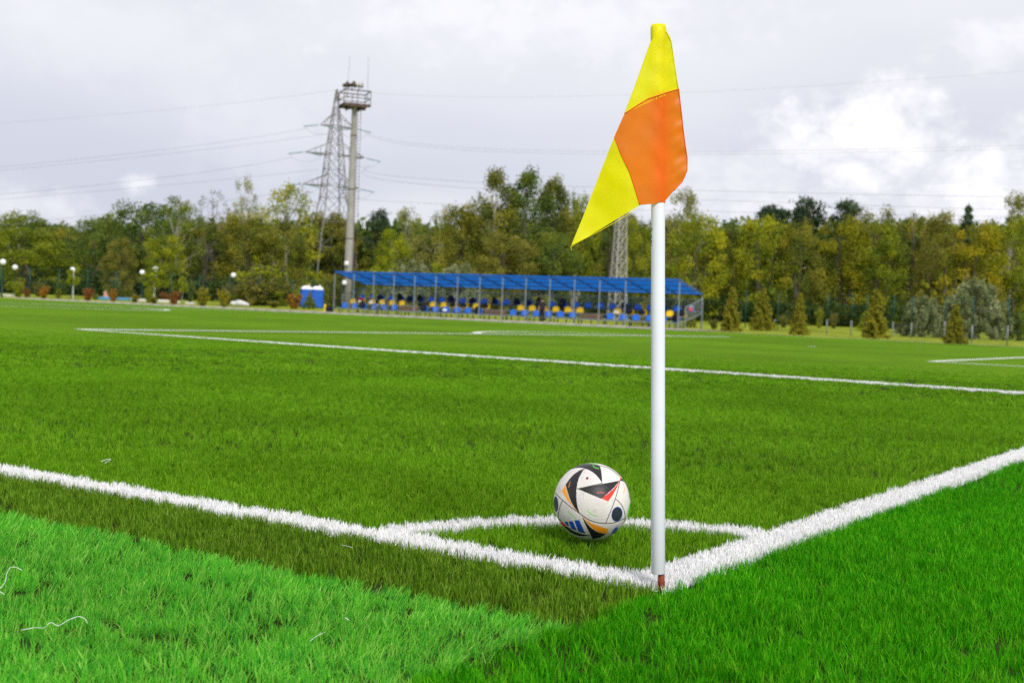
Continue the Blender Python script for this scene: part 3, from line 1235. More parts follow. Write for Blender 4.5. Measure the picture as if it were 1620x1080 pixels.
# ------------------------------------------------------------------ spectator stand
M['steel'] = simple('galvanised_steel', (.27, .32, .34), .5, .4, .3, var=.15)
M['steel_dark'] = simple('dark_steel', (.09, .10, .11), .6, .3, .2)
M['seat_blue'] = simple('blue_seat_plastic', (.02, .15, .62), .4, .4, var=.08)
M['seat_yellow'] = simple('yellow_seat_plastic', (.90, .60, .01), .4, .4, var=.08)
M['wood'] = simple('brown_boards', (.17, .115, .075), .8, .2, var=.25, scale=3)
M['wood_grey'] = simple('grey_boards', (.20, .185, .17), .8, .2, var=.25, scale=3)
M['cloth_black'] = simple('black_fabric', (.012, .013, .018), .8, .2, var=.2)
M['cloth_navy'] = simple('navy_fabric', (.012, .018, .05), .8, .2, var=.2)
M['cloth_red'] = simple('dark_red_fabric', (.30, .015, .03), .8, .2, var=.2)
M['white_plastic'] = simple('white_plastic', (.78, .79, .80), .5, .3, var=.06)
m, t = new_mat('blue_polycarbonate')
oc = objcoord(t)
n = t.noise(2.5, 4, .6, oc)
wv = t.node('ShaderNodeTexWave')
wv.inputs['Scale'].default_value = 9
t.l.new(oc, wv.inputs['Vector'])
cb = t.mix(t.smooth(n, .3, .7), (.003, .105, .42), (.007, .16, .58))
tr = t.node('ShaderNodeBsdfTranslucent')
t.set(tr.inputs[0], cb)
ms = t.node('ShaderNodeMixShader')
ms.inputs[0].default_value = .72
t.l.new(bsdf(t, cb, .3, .4, normal=bump(t, wv.outputs[1], .15, .01)), ms.inputs[1])
t.l.new(tr.outputs[0], ms.inputs[2])
finish(t, ms.outputs[0])
M['roof_blue'] = m

SV0 = 62.2                     # front posts
SU_L, SU_R = 56.6, 30.35
SLEN = SU_L - SU_R
NBAY = 15
BAY = SLEN / NBAY
so = uv(SU_L, SV0)
SROT = math.atan2(-UD.y, -UD.x)
stand = thing('spectator_stand', 'long covered stand with sloping blue roof and rows of blue and yellow seats', 'stand', (so.x, so.y, 0), SROT)
SDEP, HF, HB = 3.2, 2.70, 1.98


def cp(name, me, loc, rot=(0, 0, 0), parent=None):
    o = link(name, me, parent or stand)
    o.location = loc
    o.rotation_euler = rot
    return o


postF = MB().rbox((0, 0, HF / 2), (.055, .055, HF), .01).mesh('front_post', M['steel'])
postB = MB().rbox((0, 0, HB / 2), (.05, .05, HB), .01).mesh('rear_post', M['steel'])
for i in range(NBAY + 1):
    cp('front_post', postF, (i * BAY, 0, 0))
    cp('rear_post', postB, (i * BAY, SDEP - .1, 0))
    if i < NBAY:
        pass
sl_ang = math.atan2(HB - HF, SDEP)
slen = math.hypot(SDEP + .15, HF - HB)
raf = MB().box((0, 0, 0), (.035, slen, .06)).mesh('rafter', M['steel_dark'])
pan = MB()
nn_ = 9
vs = []
for i in range(nn_ + 1):            # slightly corrugated sheet
    x = -BAY / 2 + .004 + (BAY - .008) * i / nn_
    z = .012 * (1 if i % 2 else -1)
    vs += [(x, -slen / 2 - .04, z), (x, slen / 2 + .04, z)]
fs = [(i * 2, i * 2 + 2, i * 2 + 3, i * 2 + 1) for i in range(nn_)]
pan.add(vs, fs)
pan = pan.mesh('roof_panel', M['roof_blue'])
for i in range(NBAY + 1):
    cp('rafter', raf, (i * BAY, SDEP / 2, (HF + HB) / 2 + .05), (sl_ang, 0, 0))
for i in range(NBAY):
    cp('roof_panel', pan, ((i + .5) * BAY, SDEP / 2, (HF + HB) / 2 + .125), (sl_ang, 0, 0))
pur = MB().box((SLEN / 2, 0, 0), (SLEN + .1, .05, .05)).mesh('purlin', M['steel_dark'])
for k in (.02, .35, .68, .97):
    cp('purlin', pur, (0, SDEP * k, HF + (HB - HF) * k + .02))

# seats
sb_ = MB()
w_, d_ = .50, .40
prof = [(-.19, .0), (-.05, -.015), (.10, -.01), (.165, .02), (.195, .10), (.21, .22), (.215, .33)]
ns = 9
vs = []
for (yy, zz_) in prof:
    for i in range(ns):
        s = -1 + 2 * i / (ns - 1)
        wid = w_ / 2 * (1.0 if zz_ < .2 else (.97 if zz_ < .3 else .78))
        sag = .015 * s * s if zz_ < .05 else 0
        cv = -.04 * s * s if zz_ >= .05 else 0
        vs.append((s * wid, yy + cv, zz_ + sag - (.05 * s * s if zz_ > .3 else 0)))
n0 = len(vs)
vs2 = [(x, y + (.014 if i // ns >= 3 else 0), z - (.014 if i // ns < 4 else 0)) for i, (x, y, z) in enumerate(vs)]
fs = []
rows = len(prof)
for r_ in range(rows - 1):
    for i in range(ns - 1):
        a = r_ * ns + i
        fs.append((a, a + 1, a + ns + 1, a + ns))
        fs.append((n0 + a, n0 + a + ns, n0 + a + ns + 1, n0 + a + 1))
edge = [i for i in range(ns)] + [r_ * ns + ns - 1 for r_ in range(1, rows)] + [(rows - 1) * ns + i for i in range(ns - 2, -1, -1)] + [r_ * ns for r_ in range(rows - 2, 0, -1)]
for a, c_ in zip(edge, edge[1:] + edge[:1]):
    fs.append((a, n0 + a, n0 + c_, c_))
sb_.add(vs + vs2, fs)
seatB = sb_.mesh('seat', M['seat_blue'], True)
seatY = sb_.mesh('seat', M['seat_yellow'], True)
STAIR = {3, 7, 11}
ROWS = [(.42, .38, seatB), (1.28, .69, seatY), (2.25, 1.01, seatB)]
seat_pos = {}
for r_, (yy, zz_, me) in enumerate(ROWS):
    k = 0
    for i in range(NBAY):
        if i in STAIR and r_ < 2:
            continue
        for h in (.27, .77):
            xx = (i + h) * BAY
            cp('seat', me, (xx, yy, zz_ + .02), (0, 0, random.uniform(-.04, .04)))
            seat_pos[(r_, k)] = (xx, yy, zz_ + .03)
            k += 1
# carriers, foot boards and legs
car = MB().box((SLEN / 2, 0, 0), (SLEN, .06, .05)).mesh('seat_beam', M['steel_dark'])
for r_, (yy, zz_, _) in enumerate(ROWS):
    cp('seat_beam', car, (0, yy + .02, zz_ - .055))
fb = MB().rbox((BAY / 2, 0, 0), (BAY - .02, .52, .04), .008).mesh('foot_board', M['wood_grey'])
for r_ in (1, 2):
    yy, zz_, _ = ROWS[r_]
    for i in range(NBAY):
        cp('foot_board', fb, (i * BAY, yy - .48, zz_ - .36 + .02 * random.uniform(-1, 1) * .3))
fr = MB().box((SLEN / 2, 0, 0), (SLEN, .05, .06)).mesh('base_rail', M['steel'])
cp('base_rail', fr, (0, .22, .30))
cp('base_rail', fr, (0, 1.05, .62))
leg = {}
for r_, (yy, zz_, _) in enumerate(ROWS):
    leg[r_] = MB().box((0, 0, (zz_ - .08) / 2), (.055, .055, zz_ - .08)).mesh('leg', M['steel_dark'])
    for i in range(NBAY * 2 + 1):
        if i % 2 == 1 or r_ == 0:
            cp('leg', leg[r_], (min(i * BAY / 2 + .12, SLEN - .05), yy + .02, 0))
stb = MB().rbox((0, 0, 0), (BAY - .1, .03, .145), .006).mesh('step_board', M['wood'])
stt = MB().rbox((0, 0, 0), (BAY - .1, .34, .035), .006).mesh('step_tread', M['wood_grey'])
for i in STAIR:
    for z_ in (.40, .555):
        cp('step_board', stb, ((i + .5) * BAY, .62, z_))
    cp('step_tread', stt, ((i + .5) * BAY, .42, .28))
    cp('step_tread', stt, ((i + .5) * BAY, .80, .655))
# rear railing
bar = MB().box((0, 0, .36), (.022, .022, .72)).mesh('rail_bar', M['steel'])
nb_ = int(SLEN / .21)
for i in range(nb_ + 1):
    cp('rail_bar', bar, (i * SLEN / nb_, SDEP - .2, 1.02))
rl = MB().box((SLEN / 2, 0, 0), (SLEN, .04, .04)).mesh('hand_rail', M['steel'])
cp('hand_rail', rl, (0, SDEP - .2, 1.02))
cp('hand_rail', rl, (0, SDEP - .2, 1.76))
# side railings, raked with the rows
for xs_ in (.12, SLEN + .10):
    bb = MB()
    y0, y1 = .75, SDEP - .2
    bb.path([(xs_, y0, 1.28), (xs_, y1, 1.80)], .022, 6)
    bb.path([(xs_, y0, .45), (xs_, y1, .95)], .022, 6)
    bb.build('side_rail', M['steel'], stand)
    for k in range(11):
        f_ = k / 10
        z0, z1 = .45 + .5 * f_, 1.28 + .52 * f_
        cp('rail_bar', MB().box((0, 0, (z1 - z0) / 2), (.022, .022, z1 - z0)).mesh('rail_bar', M['steel']), (xs_, y0 + (y1 - y0) * f_, z0))
    cp('side_post', MB().box((0, 0, .65), (.045, .045, 1.3)).mesh('side_post', M['steel']), (xs_, y0, 0))
    cp('side_post', MB().box((0, 0, .9), (.045, .045, 1.8)).mesh('side_post', M['steel']), (xs_, y1, 0))
# short metal steps with sign at the right end
for k in range(3):
    cp('step_tread', MB().rbox((0, 0, 0), (.30, .26, .03), .006).mesh('step_tread', M['steel']), (SLEN - .07, .35 + .3 * k, .22 + .22 * k))
sgm, t = new_mat('red_blue_sign')
oc = objcoord(t)
s2 = t.node('ShaderNodeSeparateXYZ')
t.l.new(oc, s2.inputs[0])
finish(t, bsdf(t, t.mix(t.smooth(s2.outputs[2], .02, .05), (.52, .10, .12), (.25, .27, .42)), .5, .3))
cp('sign_plate', MB().rbox((0, 0, 0), (.012, .55, .34), .004).mesh('sign_plate', sgm), (SLEN + .13, 1.35, 1.22))

SMAT = Matrix.Translation(Vector((so.x, so.y, 0))) @ Matrix.Rotation(SROT, 4, 'Z')


# ------------------------------------------------------------------ bags on the seats
def bag_mesh(seed, mat, mat2):
    r = random.Random(seed)
    bm = bmesh.new()
    bmesh.ops.create_icosphere(bm, subdivisions=3, radius=1)
    w, d, h = r.uniform(.17, .22), r.uniform(.11, .15), r.uniform(.17, .24)
    for v in bm.verts:
        x, y, z = v.co
        f = lambda q, p: math.copysign(abs(q) ** p, q)
        v.co = Vector((f(x, .6) * w * (1 - .18 * z), f(y, .7) * d * (1 - .15 * z), f(z, .72) * h + h * .95))
        v.co += Vector((math.sin(v.co.z * 23 + seed), math.cos(v.co.x * 19 + seed), math.sin(v.co.x * 17)))* .008
    me = bpy.data.meshes.new('body')
    bm.to_mesh(me)
    bm.free()
    me.materials.append(mat)
    me.polygons.foreach_set('use_smooth', [True] * len(me.polygons))
    pk = MB().rbox((0, -d * .98, h * .62), (w * 1.25, .07, h * .75), .03).mesh('pocket', mat2, True)
    st_ = MB()
    for s in (-1, 1):
        st_.path([(s * w * .45, d * .7, h * 1.75), (s * w * .5, d * 1.25, h * 1.2), (s * w * .55, d * 1.0, h * .3)], .014, 6)
    st_.path([(-.04, 0, h * 1.9), (-.03, 0, h * 2.08), (.03, 0, h * 2.08), (.04, 0, h * 1.9)], .012, 6)
    return me, pk, st_.mesh('strap', mat2, True)


BAGS = [bag_mesh(1, M['cloth_black'], M['cloth_navy']), bag_mesh(2, M['cloth_navy'], M['cloth_black']), bag_mesh(3, M['cloth_black'], M['cloth_black']), bag_mesh(4, M['cloth_red'], M['white_plastic'])]
rowname = ['front blue row', 'middle yellow row', 'rear blue row']


def bag_label(r_, k, kind):
    tot = 30 if r_ == 2 else 24
    end, q = ('left', k) if k < tot // 2 else ('right', tot - 1 - k)
    return f'{shade[kind]} backpack on {ORD[q]} seat from the {end} end, {rowname[r_]} of the stand'


shade = ['black', 'navy blue', 'black', 'dark red']
bagspots = [(1, 1, 3), (0, 2, 0), (2, 4, 0), (2, 5, 1), (2, 6, 2), (0, 6, 0), (2, 9, 0), (2, 11, 1), (1, 8, 0), (1, 9, 1), (2, 13, 0), (1, 11, 2), (0, 11, 0), (2, 15, 2), (2, 16, 1),
            (1, 14, 0), (2, 24, 0), (1, 19, 0), (2, 27, 0), (1, 20, 1), (2, 29, 2), (1, 23, 0), (0, 23, 2), (2, 2, 1)]
for (r_, k, kind) in bagspots:
    p = SMAT @ (Vector(seat_pos[(r_, k)]) + Vector((0, -.02, 0)))
    tb = thing('backpack', bag_label(r_, k, kind), 'backpack', p, SROT + random.uniform(-.5, .5), 'bags left on the stand seats')
    sc_ = random.uniform(.9, 1.15)
    tb.scale = (sc_,) * 3
    for nm, me in zip(('body', 'pocket', 'strap'), BAGS[kind]):
        link(nm, me, tb)
# bundle of pale clothes, a white bag
for (r_, k, mat, lab, nm) in ((2, 1, 'c_beige', 'beige folded jacket on the rear blue row near the left end', 'folded_jacket'), (1, 2, 'white_plastic', 'white carrier bag below the third yellow seat from the left', 'carrier_bag'),
                              (1, 18, 'white_plastic', 'white carrier bag on a yellow seat near the right end of the stand', 'carrier_bag'), (0, 8, 'white_plastic', 'white towel hanging from a front blue seat left of the stand middle', 'towel')):
    if mat == 'c_beige':
        M['c_beige'] = simple('beige_fabric', (.42, .33, .26), .8)
    bm = bmesh.new()
    bmesh.ops.create_icosphere(bm, subdivisions=3, radius=1)
    for v in bm.verts:
        q = v.co.copy()
        v.co = Vector((q.x * .18, q.y * .13, max(-.6, q.z) * .11 + .07)) * (1 + .16 * math.sin(q.x * 7 + q.y * 5 + k) * math.cos(q.z * 6))
    me = bpy.data.meshes.new(nm)
    bm.to_mesh(me)
    bm.free()
    me.materials.append(M[mat])
    o = link(nm, me)
    o.location = SMAT @ Vector(seat_pos[(r_, k)])
    o.rotation_euler = (0, 0, SROT)
    tag(o, lab, {'folded_jacket': 'jacket', 'carrier_bag': 'bag', 'towel': 'towel'}[nm])
for i, (px, py, kind, lab) in enumerate(((519, 491, 0, 'black backpack on the ground at the left end of the stand'), (523.5, 491, 2, 'black sports bag on the ground beside the leftmost front post'))):
    p = gp(px, py + 3)
    tb = thing('backpack', lab, 'backpack', (p.x, p.y, .01), random.uniform(0, 3), 'bags on the ground by the stand')
    for nm, me in zip(('body', 'pocket', 'strap'), BAGS[kind]):
        link(nm, me, tb)

# bicycle leaning by the front row
M['tyre'] = simple('black_rubber', (.015, .015, .015), .8)
bp = SMAT @ Vector((4.3, -.28, 0.0))
bike = thing('bicycle', 'grey bicycle parked before the front row near the left end of the stand', 'bicycle', bp, SROT)
for sx in (-.5, .5):
    wb = MB()
    pts = [(sx + .31 * math.cos(2 * math.pi * k / 24), 0, .33 + .31 * math.sin(2 * math.pi * k / 24)) for k in range(25)]
    wb.path(pts, .02, 6, cap=False)
    wh = wb.build('wheel', M['tyre'], bike, True)
    sp = MB()
    for k in range(8):
        a = math.pi * k / 8
        sp.path([(sx - .3 * math.cos(a), 0, .33 - .3 * math.sin(a)), (sx + .3 * math.cos(a), 0, .33 + .3 * math.sin(a))], .004, 4)
    sp.build('spokes', M['steel'], wh)
fb_ = MB()
for a, c_ in (((-.5, 0, .33), (-.12, 0, .3)), ((-.12, 0, .3), (-.2, 0, .8)), ((-.2, 0, .72), (.33, 0, .76)), ((-.12, 0, .3), (.36, 0, .66)), ((-.5, 0, .33), (-.19, 0, .72)), ((.5, 0, .33), (.33, 0, .82))):
    fb_.path([a, c_], .02, 6)
fb_.build('frame', M['steel'], bike, True)
MB().rbox((-.21, 0, .84), (.26, .13, .06), .025).build('saddle', M['tyre'], bike, True)
MB().path([(.27, -.26, .92), (.33, -.1, .93), (.33, .1, .93), (.27, .26, .92)], .014, 6).build('handlebar', M['steel'], bike, True)

# ------------------------------------------------------------------ people
M['skin'] = simple('skin', (.42, .23, .16), .55, .3, var=.05)
M['hair'] = simple('dark_hair', (.02, .015, .012), .6, .3)
M['shirt'] = simple('charcoal_shirt', (.022, .023, .028), .8, .2)
M['trousers'] = simple('black_trousers', (.010, .010, .013), .8, .2)
M['shoe'] = simple('white_shoes', (.72, .72, .72), .6, .2)


def person(name, label, joints, bones, H, matf, loc, rz, hair_c, extra=None):
    """body grown along a skeleton with a Skin modifier, then frozen to one mesh"""
    names_ = list(joints)
    me = bpy.data.meshes.new('skeleton')
    me.from_pydata([tuple(Vector(joints[n][0]) * H) for n in names_], [(names_.index(a), names_.index(c)) for a, c in bones], [])
    o = bpy.data.objects.new('skeleton', me)
    COL.objects.link(o)
    md = o.modifiers.new('skin', 'SKIN')
    md.use_smooth_shade = True
    sv = me.skin_vertices[0].data
    for i, n in enumerate(names_):
        rr_ = joints[n][1]
        sv[i].radius = (rr_ * H, (rr_ if len(joints[n]) < 3 else joints[n][2]) * H)
        sv[i].use_root = (n == 'pelvis')
    sub = o.modifiers.new('sub', 'SUBSURF')
    sub.levels = sub.render_levels = 2
    bpy.context.view_layer.update()
    dg = bpy.context.evaluated_depsgraph_get()
    bme_ = bpy.data.meshes.new_from_object(o.evaluated_get(dg))
    bpy.data.objects.remove(o)
    bme_.name = name
    mats = ['skin', 'shirt', 'trousers', 'shoe']
    bme_.materials.clear()
    for k in mats:
        bme_.materials.append(M[k])
    for f in bme_.polygons:
        f.material_index = mats.index(matf(f.center / H))
        f.use_smooth = True
    ob = link(name, bme_)
    ob.location = loc
    ob.rotation_euler = (0, 0, rz)
    tag(ob, label, 'person')
    hc, hr = Vector(joints['head'][0]) * H, .068 * H
    bm = bmesh.new()
    bmesh.ops.create_icosphere(bm, subdivisions=3, radius=1)
    hb_ = hair_c
    for v in list(bm.verts):
        q = v.co
        v.co = Vector((q.x * hr * 1.02, q.y * hr * 1.2, q.z * hr * 1.22))
    bmesh.ops.delete(bm, geom=[v for v in bm.verts if (v.co.z < hr * .25 and v.co.y < hr * .35) or v.co.z < -hr * .75], context='VERTS')
    hm = bpy.data.meshes.new('hair')
    bm.to_mesh(hm)
    bm.free()
    hm.materials.append(M['hair'])
    hm.polygons.foreach_set('use_smooth', [True] * len(hm.polygons))
    h = link('hair', hm, ob)
    h.location = hc + Vector((0, .008 * H, .022 * H))
    return ob


def add_hand(j, bo, wrist, side, d):
    """palm and five bent fingers from a wrist joint; d = direction the hand hangs"""
    w = Vector(j[wrist][0])
    d = Vector(d).normalized()
    s = Vector((0, -1, 0))
    pn = wrist + '_palm'
    j[pn] = (tuple(w + d * .035), .018, .012)
    bo.append((wrist, pn))
    for i, (o_, L) in enumerate(((-.016, .040), (-.006, .047), (.005, .044), (.015, .036))):
        a = w + d * .055 + s * o_
        c_ = a + d * L * .55 + Vector((-side * .004, 0, 0))
        e = c_ + d * L * .45 + Vector((-side * .010, 0, 0))
        for nm, p, r_ in ((f'{wrist}f{i}a', a, .0062), (f'{wrist}f{i}b', c_, .0056), (f'{wrist}f{i}c', e, .0048)):
            j[nm] = (tuple(p), r_)
        bo += [(pn, f'{wrist}f{i}a'), (f'{wrist}f{i}a', f'{wrist}f{i}b'), (f'{wrist}f{i}b', f'{wrist}f{i}c')]
    a = w + d * .03 + s * .024 + Vector((-side * .006, 0, 0))
    e = a + d * .026 + s * .012
    j[wrist + 'ta'] = (tuple(a), .0068)
    j[wrist + 'tb'] = (tuple(e), .0055)
    bo += [(wrist + '_palm', wrist + 'ta'), (wrist + 'ta', wrist + 'tb')]


def head_joints(j, bo, c):
    c = Vector(c)
    j['head'] = (tuple(c), .060, .068)
    j['crown'] = (tuple(c + Vector((0, .004, .045))), .050, .056)
    j['chin'] = (tuple(c + Vector((0, -.022, -.048))), .034, .030)
    bo += [('neck', 'chin'), ('chin', 'head'), ('head', 'crown')]
    j['nose'] = (tuple(c + Vector((0, -.074, -.012))), .008)
    bo.append(('head', 'nose'))
    for s in (-1, 1):
        j[f'ear{s}'] = (tuple(c + Vector((s * .064, .01, -.005))), .010)
        bo.append(('head', f'ear{s}'))


# standing (faces -y in its own frame)
J = {'pelvis': ((0, 0, .53), .078, .066), 'waist': ((0, 0, .62), .075, .058), 'chest': ((0, .01, .74), .092, .068), 'neck': ((0, .012, .845), .036, .036)}
BO = [('pelvis', 'waist'), ('waist', 'chest'), ('chest', 'neck')]
head_joints(J, BO, (0, -.008, .928))
for s in (-1, 1):
    J[f'hip{s}'] = ((s * .052, 0, .485), .060)
    J[f'knee{s}'] = ((s * .058, -.012 * (s + 1), .275), .040)
    J[f'ankle{s}'] = ((s * .062, .012, .048), .025)
    J[f'toe{s}'] = ((s * .068, -.075, .020), .021)
    J[f'heel{s}'] = ((s * .062, .025, .020), .020)
    BO += [('pelvis', f'hip{s}'), (f'hip{s}', f'knee{s}'), (f'knee{s}', f'ankle{s}'), (f'ankle{s}', f'toe{s}'), (f'ankle{s}', f'heel{s}')]
    J[f'sh{s}'] = ((s * .108, .008, .795), .042)
    J[f'el{s}'] = ((s * .138, .018, .63), .029)
    J[f'wr{s}'] = ((s * .140, -.030, .485), .019)
    BO += [('chest', f'sh{s}'), (f'sh{s}', f'el{s}'), (f'el{s}', f'wr{s}')]
    add_hand(J, BO, f'wr{s}', s, (0, -.12, -1))


def mf_stand(c):
    if c.z < .045:
        return 'shoe'
    if abs(c.x) > .119 and c.z < .655:
        return 'skin'
    if c.z > .845:
        return 'skin'
    return 'trousers' if c.z < .555 else 'shirt'


p = gp(856.5, 511)
person('person', 'person in black shirt and trousers standing on the path before the stand', J, BO, 1.47, mf_stand, (p.x, p.y, 0.012), R(207), None)

# seated on the stand
JS = {'pelvis': ((0, .02, .30), .078, .07), 'waist': ((0, .03, .385), .075, .060), 'chest': ((0, .02, .505), .092, .068), 'neck': ((0, .0, .61), .036, .036)}
BS = [('pelvis', 'waist'), ('waist', 'chest'), ('chest', 'neck')]
head_joints(JS, BS, (0, -.03, .69))
for s in (-1, 1):
    JS[f'hip{s}'] = ((s * .058, -.03, .30), .062)
    JS[f'knee{s}'] = ((s * .085, -.235, .295), .042)
    JS[f'ankle{s}'] = ((s * .080, -.21, .085), .027)
    JS[f'toe{s}'] = ((s * .085, -.30, .055), .021)
    BS += [('pelvis', f'hip{s}'), (f'hip{s}', f'knee{s}'), (f'knee{s}', f'ankle{s}'), (f'ankle{s}', f'toe{s}')]
    JS[f'sh{s}'] = ((s * .108, .015, .56), .044)
    JS[f'el{s}'] = ((s * .135, -.03, .41), .032)
    JS[f'wr{s}'] = ((s * .075, -.155, .365), .021)
    BS += [('chest', f'sh{s}'), (f'sh{s}', f'el{s}'), (f'el{s}', f'wr{s}')]
    add_hand(JS, BS, f'wr{s}', s, (-s * .3, -1, -.25))


def mf_sit(c):
    if c.z < .09:
        return 'shoe'
    if c.z > .615 or (c.y < -.165 and c.z > .335):
        return 'skin'
    return 'trousers' if c.z < .345 else 'shirt'


for k, lab in ((19, 'person in dark clothes seated on the rear row, right of the stand middle'), (17, 'person in dark clothes seated on the rear row, just left of the other seated one')):
    q = SMAT @ (Vector(seat_pos[(2, k)]) + Vector((0, -.05, -.36)))
    person('person', lab, JS, BS, 1.42, mf_sit, q, SROT, None)

# ------------------------------------------------------------------ portable toilets, bollard
M['cabin_blue'] = simple('blue_cabin_plastic', (.01, .10, .50), .5, .3, var=.1, scale=2)
M['cabin_dark'] = simple('dark_cabin_gap', (.02, .05, .16), .6)
for i, (px, lab) in enumerate(((483.5, 'left of the two blue portable toilets with white domed roofs'), (501, 'right of the two blue portable toilets, nearer the stand'))):
    p = at(px, 489, 104)
    cab = thing('portable_toilet', lab, 'toilet', (p.x, p.y, gz(p.x, p.y)), R(18), 'portable toilets behind the shrubs')
    MB().rbox((0, 0, .78), (.84, .84, 1.5), .05).build('cabin', M['cabin_blue'], cab)
    for s in (-1, 1):
        for q in (-1, 1):
            MB().rbox((s * .41, q * .41, .78), (.09, .09, 1.52), .03).build('corner_post', M['cabin_blue'], cab)
    dr = MB().rbox((0, -.435, .78), (.60, .03, 1.36), .012).build('door', M['cabin_blue'], cab)
    MB().box((.22, -.462, .76), (.05, .02, .14)).build('handle', M['cabin_dark'], dr)
    MB().lathe([(.62, 1.53), (.61, 1.60), (.50, 1.70), (.30, 1.79), (.05, 1.82)], 4, axis=Matrix.Rotation(R(45), 3, 'Z')).build('roof', M['white_plastic'], cab)
    MB().lathe([(.04, 1.75), (.04, 1.92), (.06, 1.93), (.06, 1.95)], 10, (.26, .26, 0)).build('vent_pipe', M['white_plastic'], cab)
p = at(514, 489, 90)
M['yellow_paint'] = simple('yellow_paint', (.80, .58, .01), .5, .3, var=.1)
bo_ = thing('bollard', 'small yellow bollard on the grass left of the stand', 'bollard', (p.x, p.y, 0))
MB().lathe([(.10, 0), (.10, .02), (.075, .04), (.07, .40), (.06, .52), (.03, .56)], 14).build('post', M['yellow_paint'], bo_, True)
MB().lathe([(.14, -.01), (.14, .018), (.11, .03)], 14).build('foot', M['steel_dark'], bo_, True)

# ------------------------------------------------------------------ vegetation
M['bark'] = simple('grey_brown_bark', (.11, .095, .08), .9, .1, var=.3, scale=3)
M['bark_pale'] = simple('pale_birch_bark', (.34, .32, .28), .8, .15, var=.3, scale=4)
M['white_trunk'] = simple('whitewashed_trunk', (.62, .60, .56), .8, .15, var=.15)
M['bark_grey'] = simple('bare_grey_twigs', (.24, .22, .20), .9, .1, var=.2)
M['bark_pine'] = simple('pine_bark', (.22, .12, .07), .9, .1, var=.25)
M['l_green'] = leafy('leaf_deep_green', [(0.040, 0.081, 0.0161), (0.091, 0.151, 0.0242), (0.171, 0.231, 0.0282), (0.302, 0.312, 0.0322)])
M['l_olive'] = leafy('leaf_olive', [(0.060, 0.085, 0.0182), (0.131, 0.161, 0.0221), (0.252, 0.252, 0.0261), (0.402, 0.343, 0.0282)])
M['l_yellow'] = leafy('leaf_yellow_green', [(0.081, 0.121, 0.0092), (0.184, 0.236, 0.0126), (0.322, 0.356, 0.0138), (0.517, 0.471, 0.0161)])
M['l_gold'] = leafy('leaf_golden', [(0.098, 0.127, 0.0115), (0.218, 0.230, 0.0126), (0.391, 0.356, 0.0126), (0.552, 0.425, 0.0161)])
M['l_pale'] = leafy('leaf_pale', [(0.131, 0.145, 0.0290), (0.217, 0.232, 0.0435), (0.319, 0.319, 0.0725), (0.435, 0.406, 0.1015)])
M['l_willow'] = leafy('leaf_willow', [(.13, .165, .06), (.21, .25, .10), (.31, .345, .165), (.43, .46, .26)])
M['l_pine'] = leafy('needle_dark', [(0.015, 0.033, 0.0150), (0.033, 0.063, 0.0270), (0.060, 0.099, 0.0360), (0.098, 0.135, 0.0450)], trans=.1)
M['l_spruce'] = leafy('needle_spruce', [(.10, .12, .012), (.19, .19, .014), (.28, .26, .018), (.38, .33, .025)], trans=.2)
M['l_dark'] = leafy('leaf_darkened_for_shade', [(.012, .030, .008), (.028, .055, .012), (.050, .085, .015), (.085, .115, .018)])  # darkened to stand for the shade at the foot of the wood
M['l_lime'] = leafy('leaf_lime', [(0.115, 0.161, 0.0069), (0.230, 0.287, 0.0092), (0.368, 0.414, 0.0115), (0.517, 0.517, 0.0172)])
M['l_red'] = leafy('leaf_red', [(.12, .12, .012), (.24, .12, .02), (.40, .11, .03), (.45, .25, .03)])
M['l_orange'] = leafy('leaf_orange', [(0.112, 0.100, 0.0125), (0.300, 0.163, 0.0125), (0.525, 0.225, 0.0125), (0.575, 0.350, 0.0187)])
M['l_brown'] = leafy('leaf_brown_olive', [(.085, .095, .018), (.16, .165, .026), (.25, .235, .036), (.33, .31, .046)])
M['l_white'] = leafy('twig_white', [(0.400, 0.360, 0.2800), (0.500, 0.460, 0.3600), (0.600, 0.550, 0.4500), (0.660, 0.620, 0.5200)])


def leaves(centers, radii, counts, size, rng, droop=.0, flat=0., elong=1.5, dense_k=1.65):
    """small pointed leaf faces spread through clumps; returns verts, quads, per-vertex clump and leaf randoms"""
    C, Rr, cl = [], [], []
    if dense_k != 1:
        counts = [int(n * dense_k) for n in counts]
        size = size * .80
    for c, r_, n in zip(centers, radii, counts):
        d = rng.normal(size=(n, 3))
        d /= np.linalg.norm(d, axis=1)[:, None] + 1e-9
        rad = rng.uniform(.15, 1, n) ** .5 * (1 + .25 * rng.normal(size=n).clip(-1, 2))
        C.append(np.asarray(c) + d * rad[:, None] * np.asarray(r_))
        cl.append(np.full(n, rng.uniform()))
    P = np.concatenate(C)
    cl = np.concatenate(cl)
    n = len(P)
    a = rng.normal(size=(n, 3))
    a[:, 2] = a[:, 2] * (1 - flat) - droop
    a /= np.linalg.norm(a, axis=1)[:, None]
    b_ = np.cross(a, rng.normal(size=(n, 3)))
    b_ /= np.linalg.norm(b_, axis=1)[:, None] + 1e-9
    s = size * rng.uniform(.6, 1.35, n)[:, None]
    a, b_ = a * s * elong * .5, b_ * s * .5
    V = np.stack([P - a, P + b_ * .9 - a * .1, P + a, P - b_ * .9 - a * .1], 1).reshape(-1, 3)
    F_ = np.arange(n * 4).reshape(n, 4)
    return V, F_, np.repeat(cl, 4), np.repeat(rng.uniform(size=n), 4)


def crown_mesh(name, mat, *args, **kw):
    V, F_, c, l = leaves(*args, **kw)
    return np_mesh(name, V, F_, mat, {'clump': c, 'leaf': l})


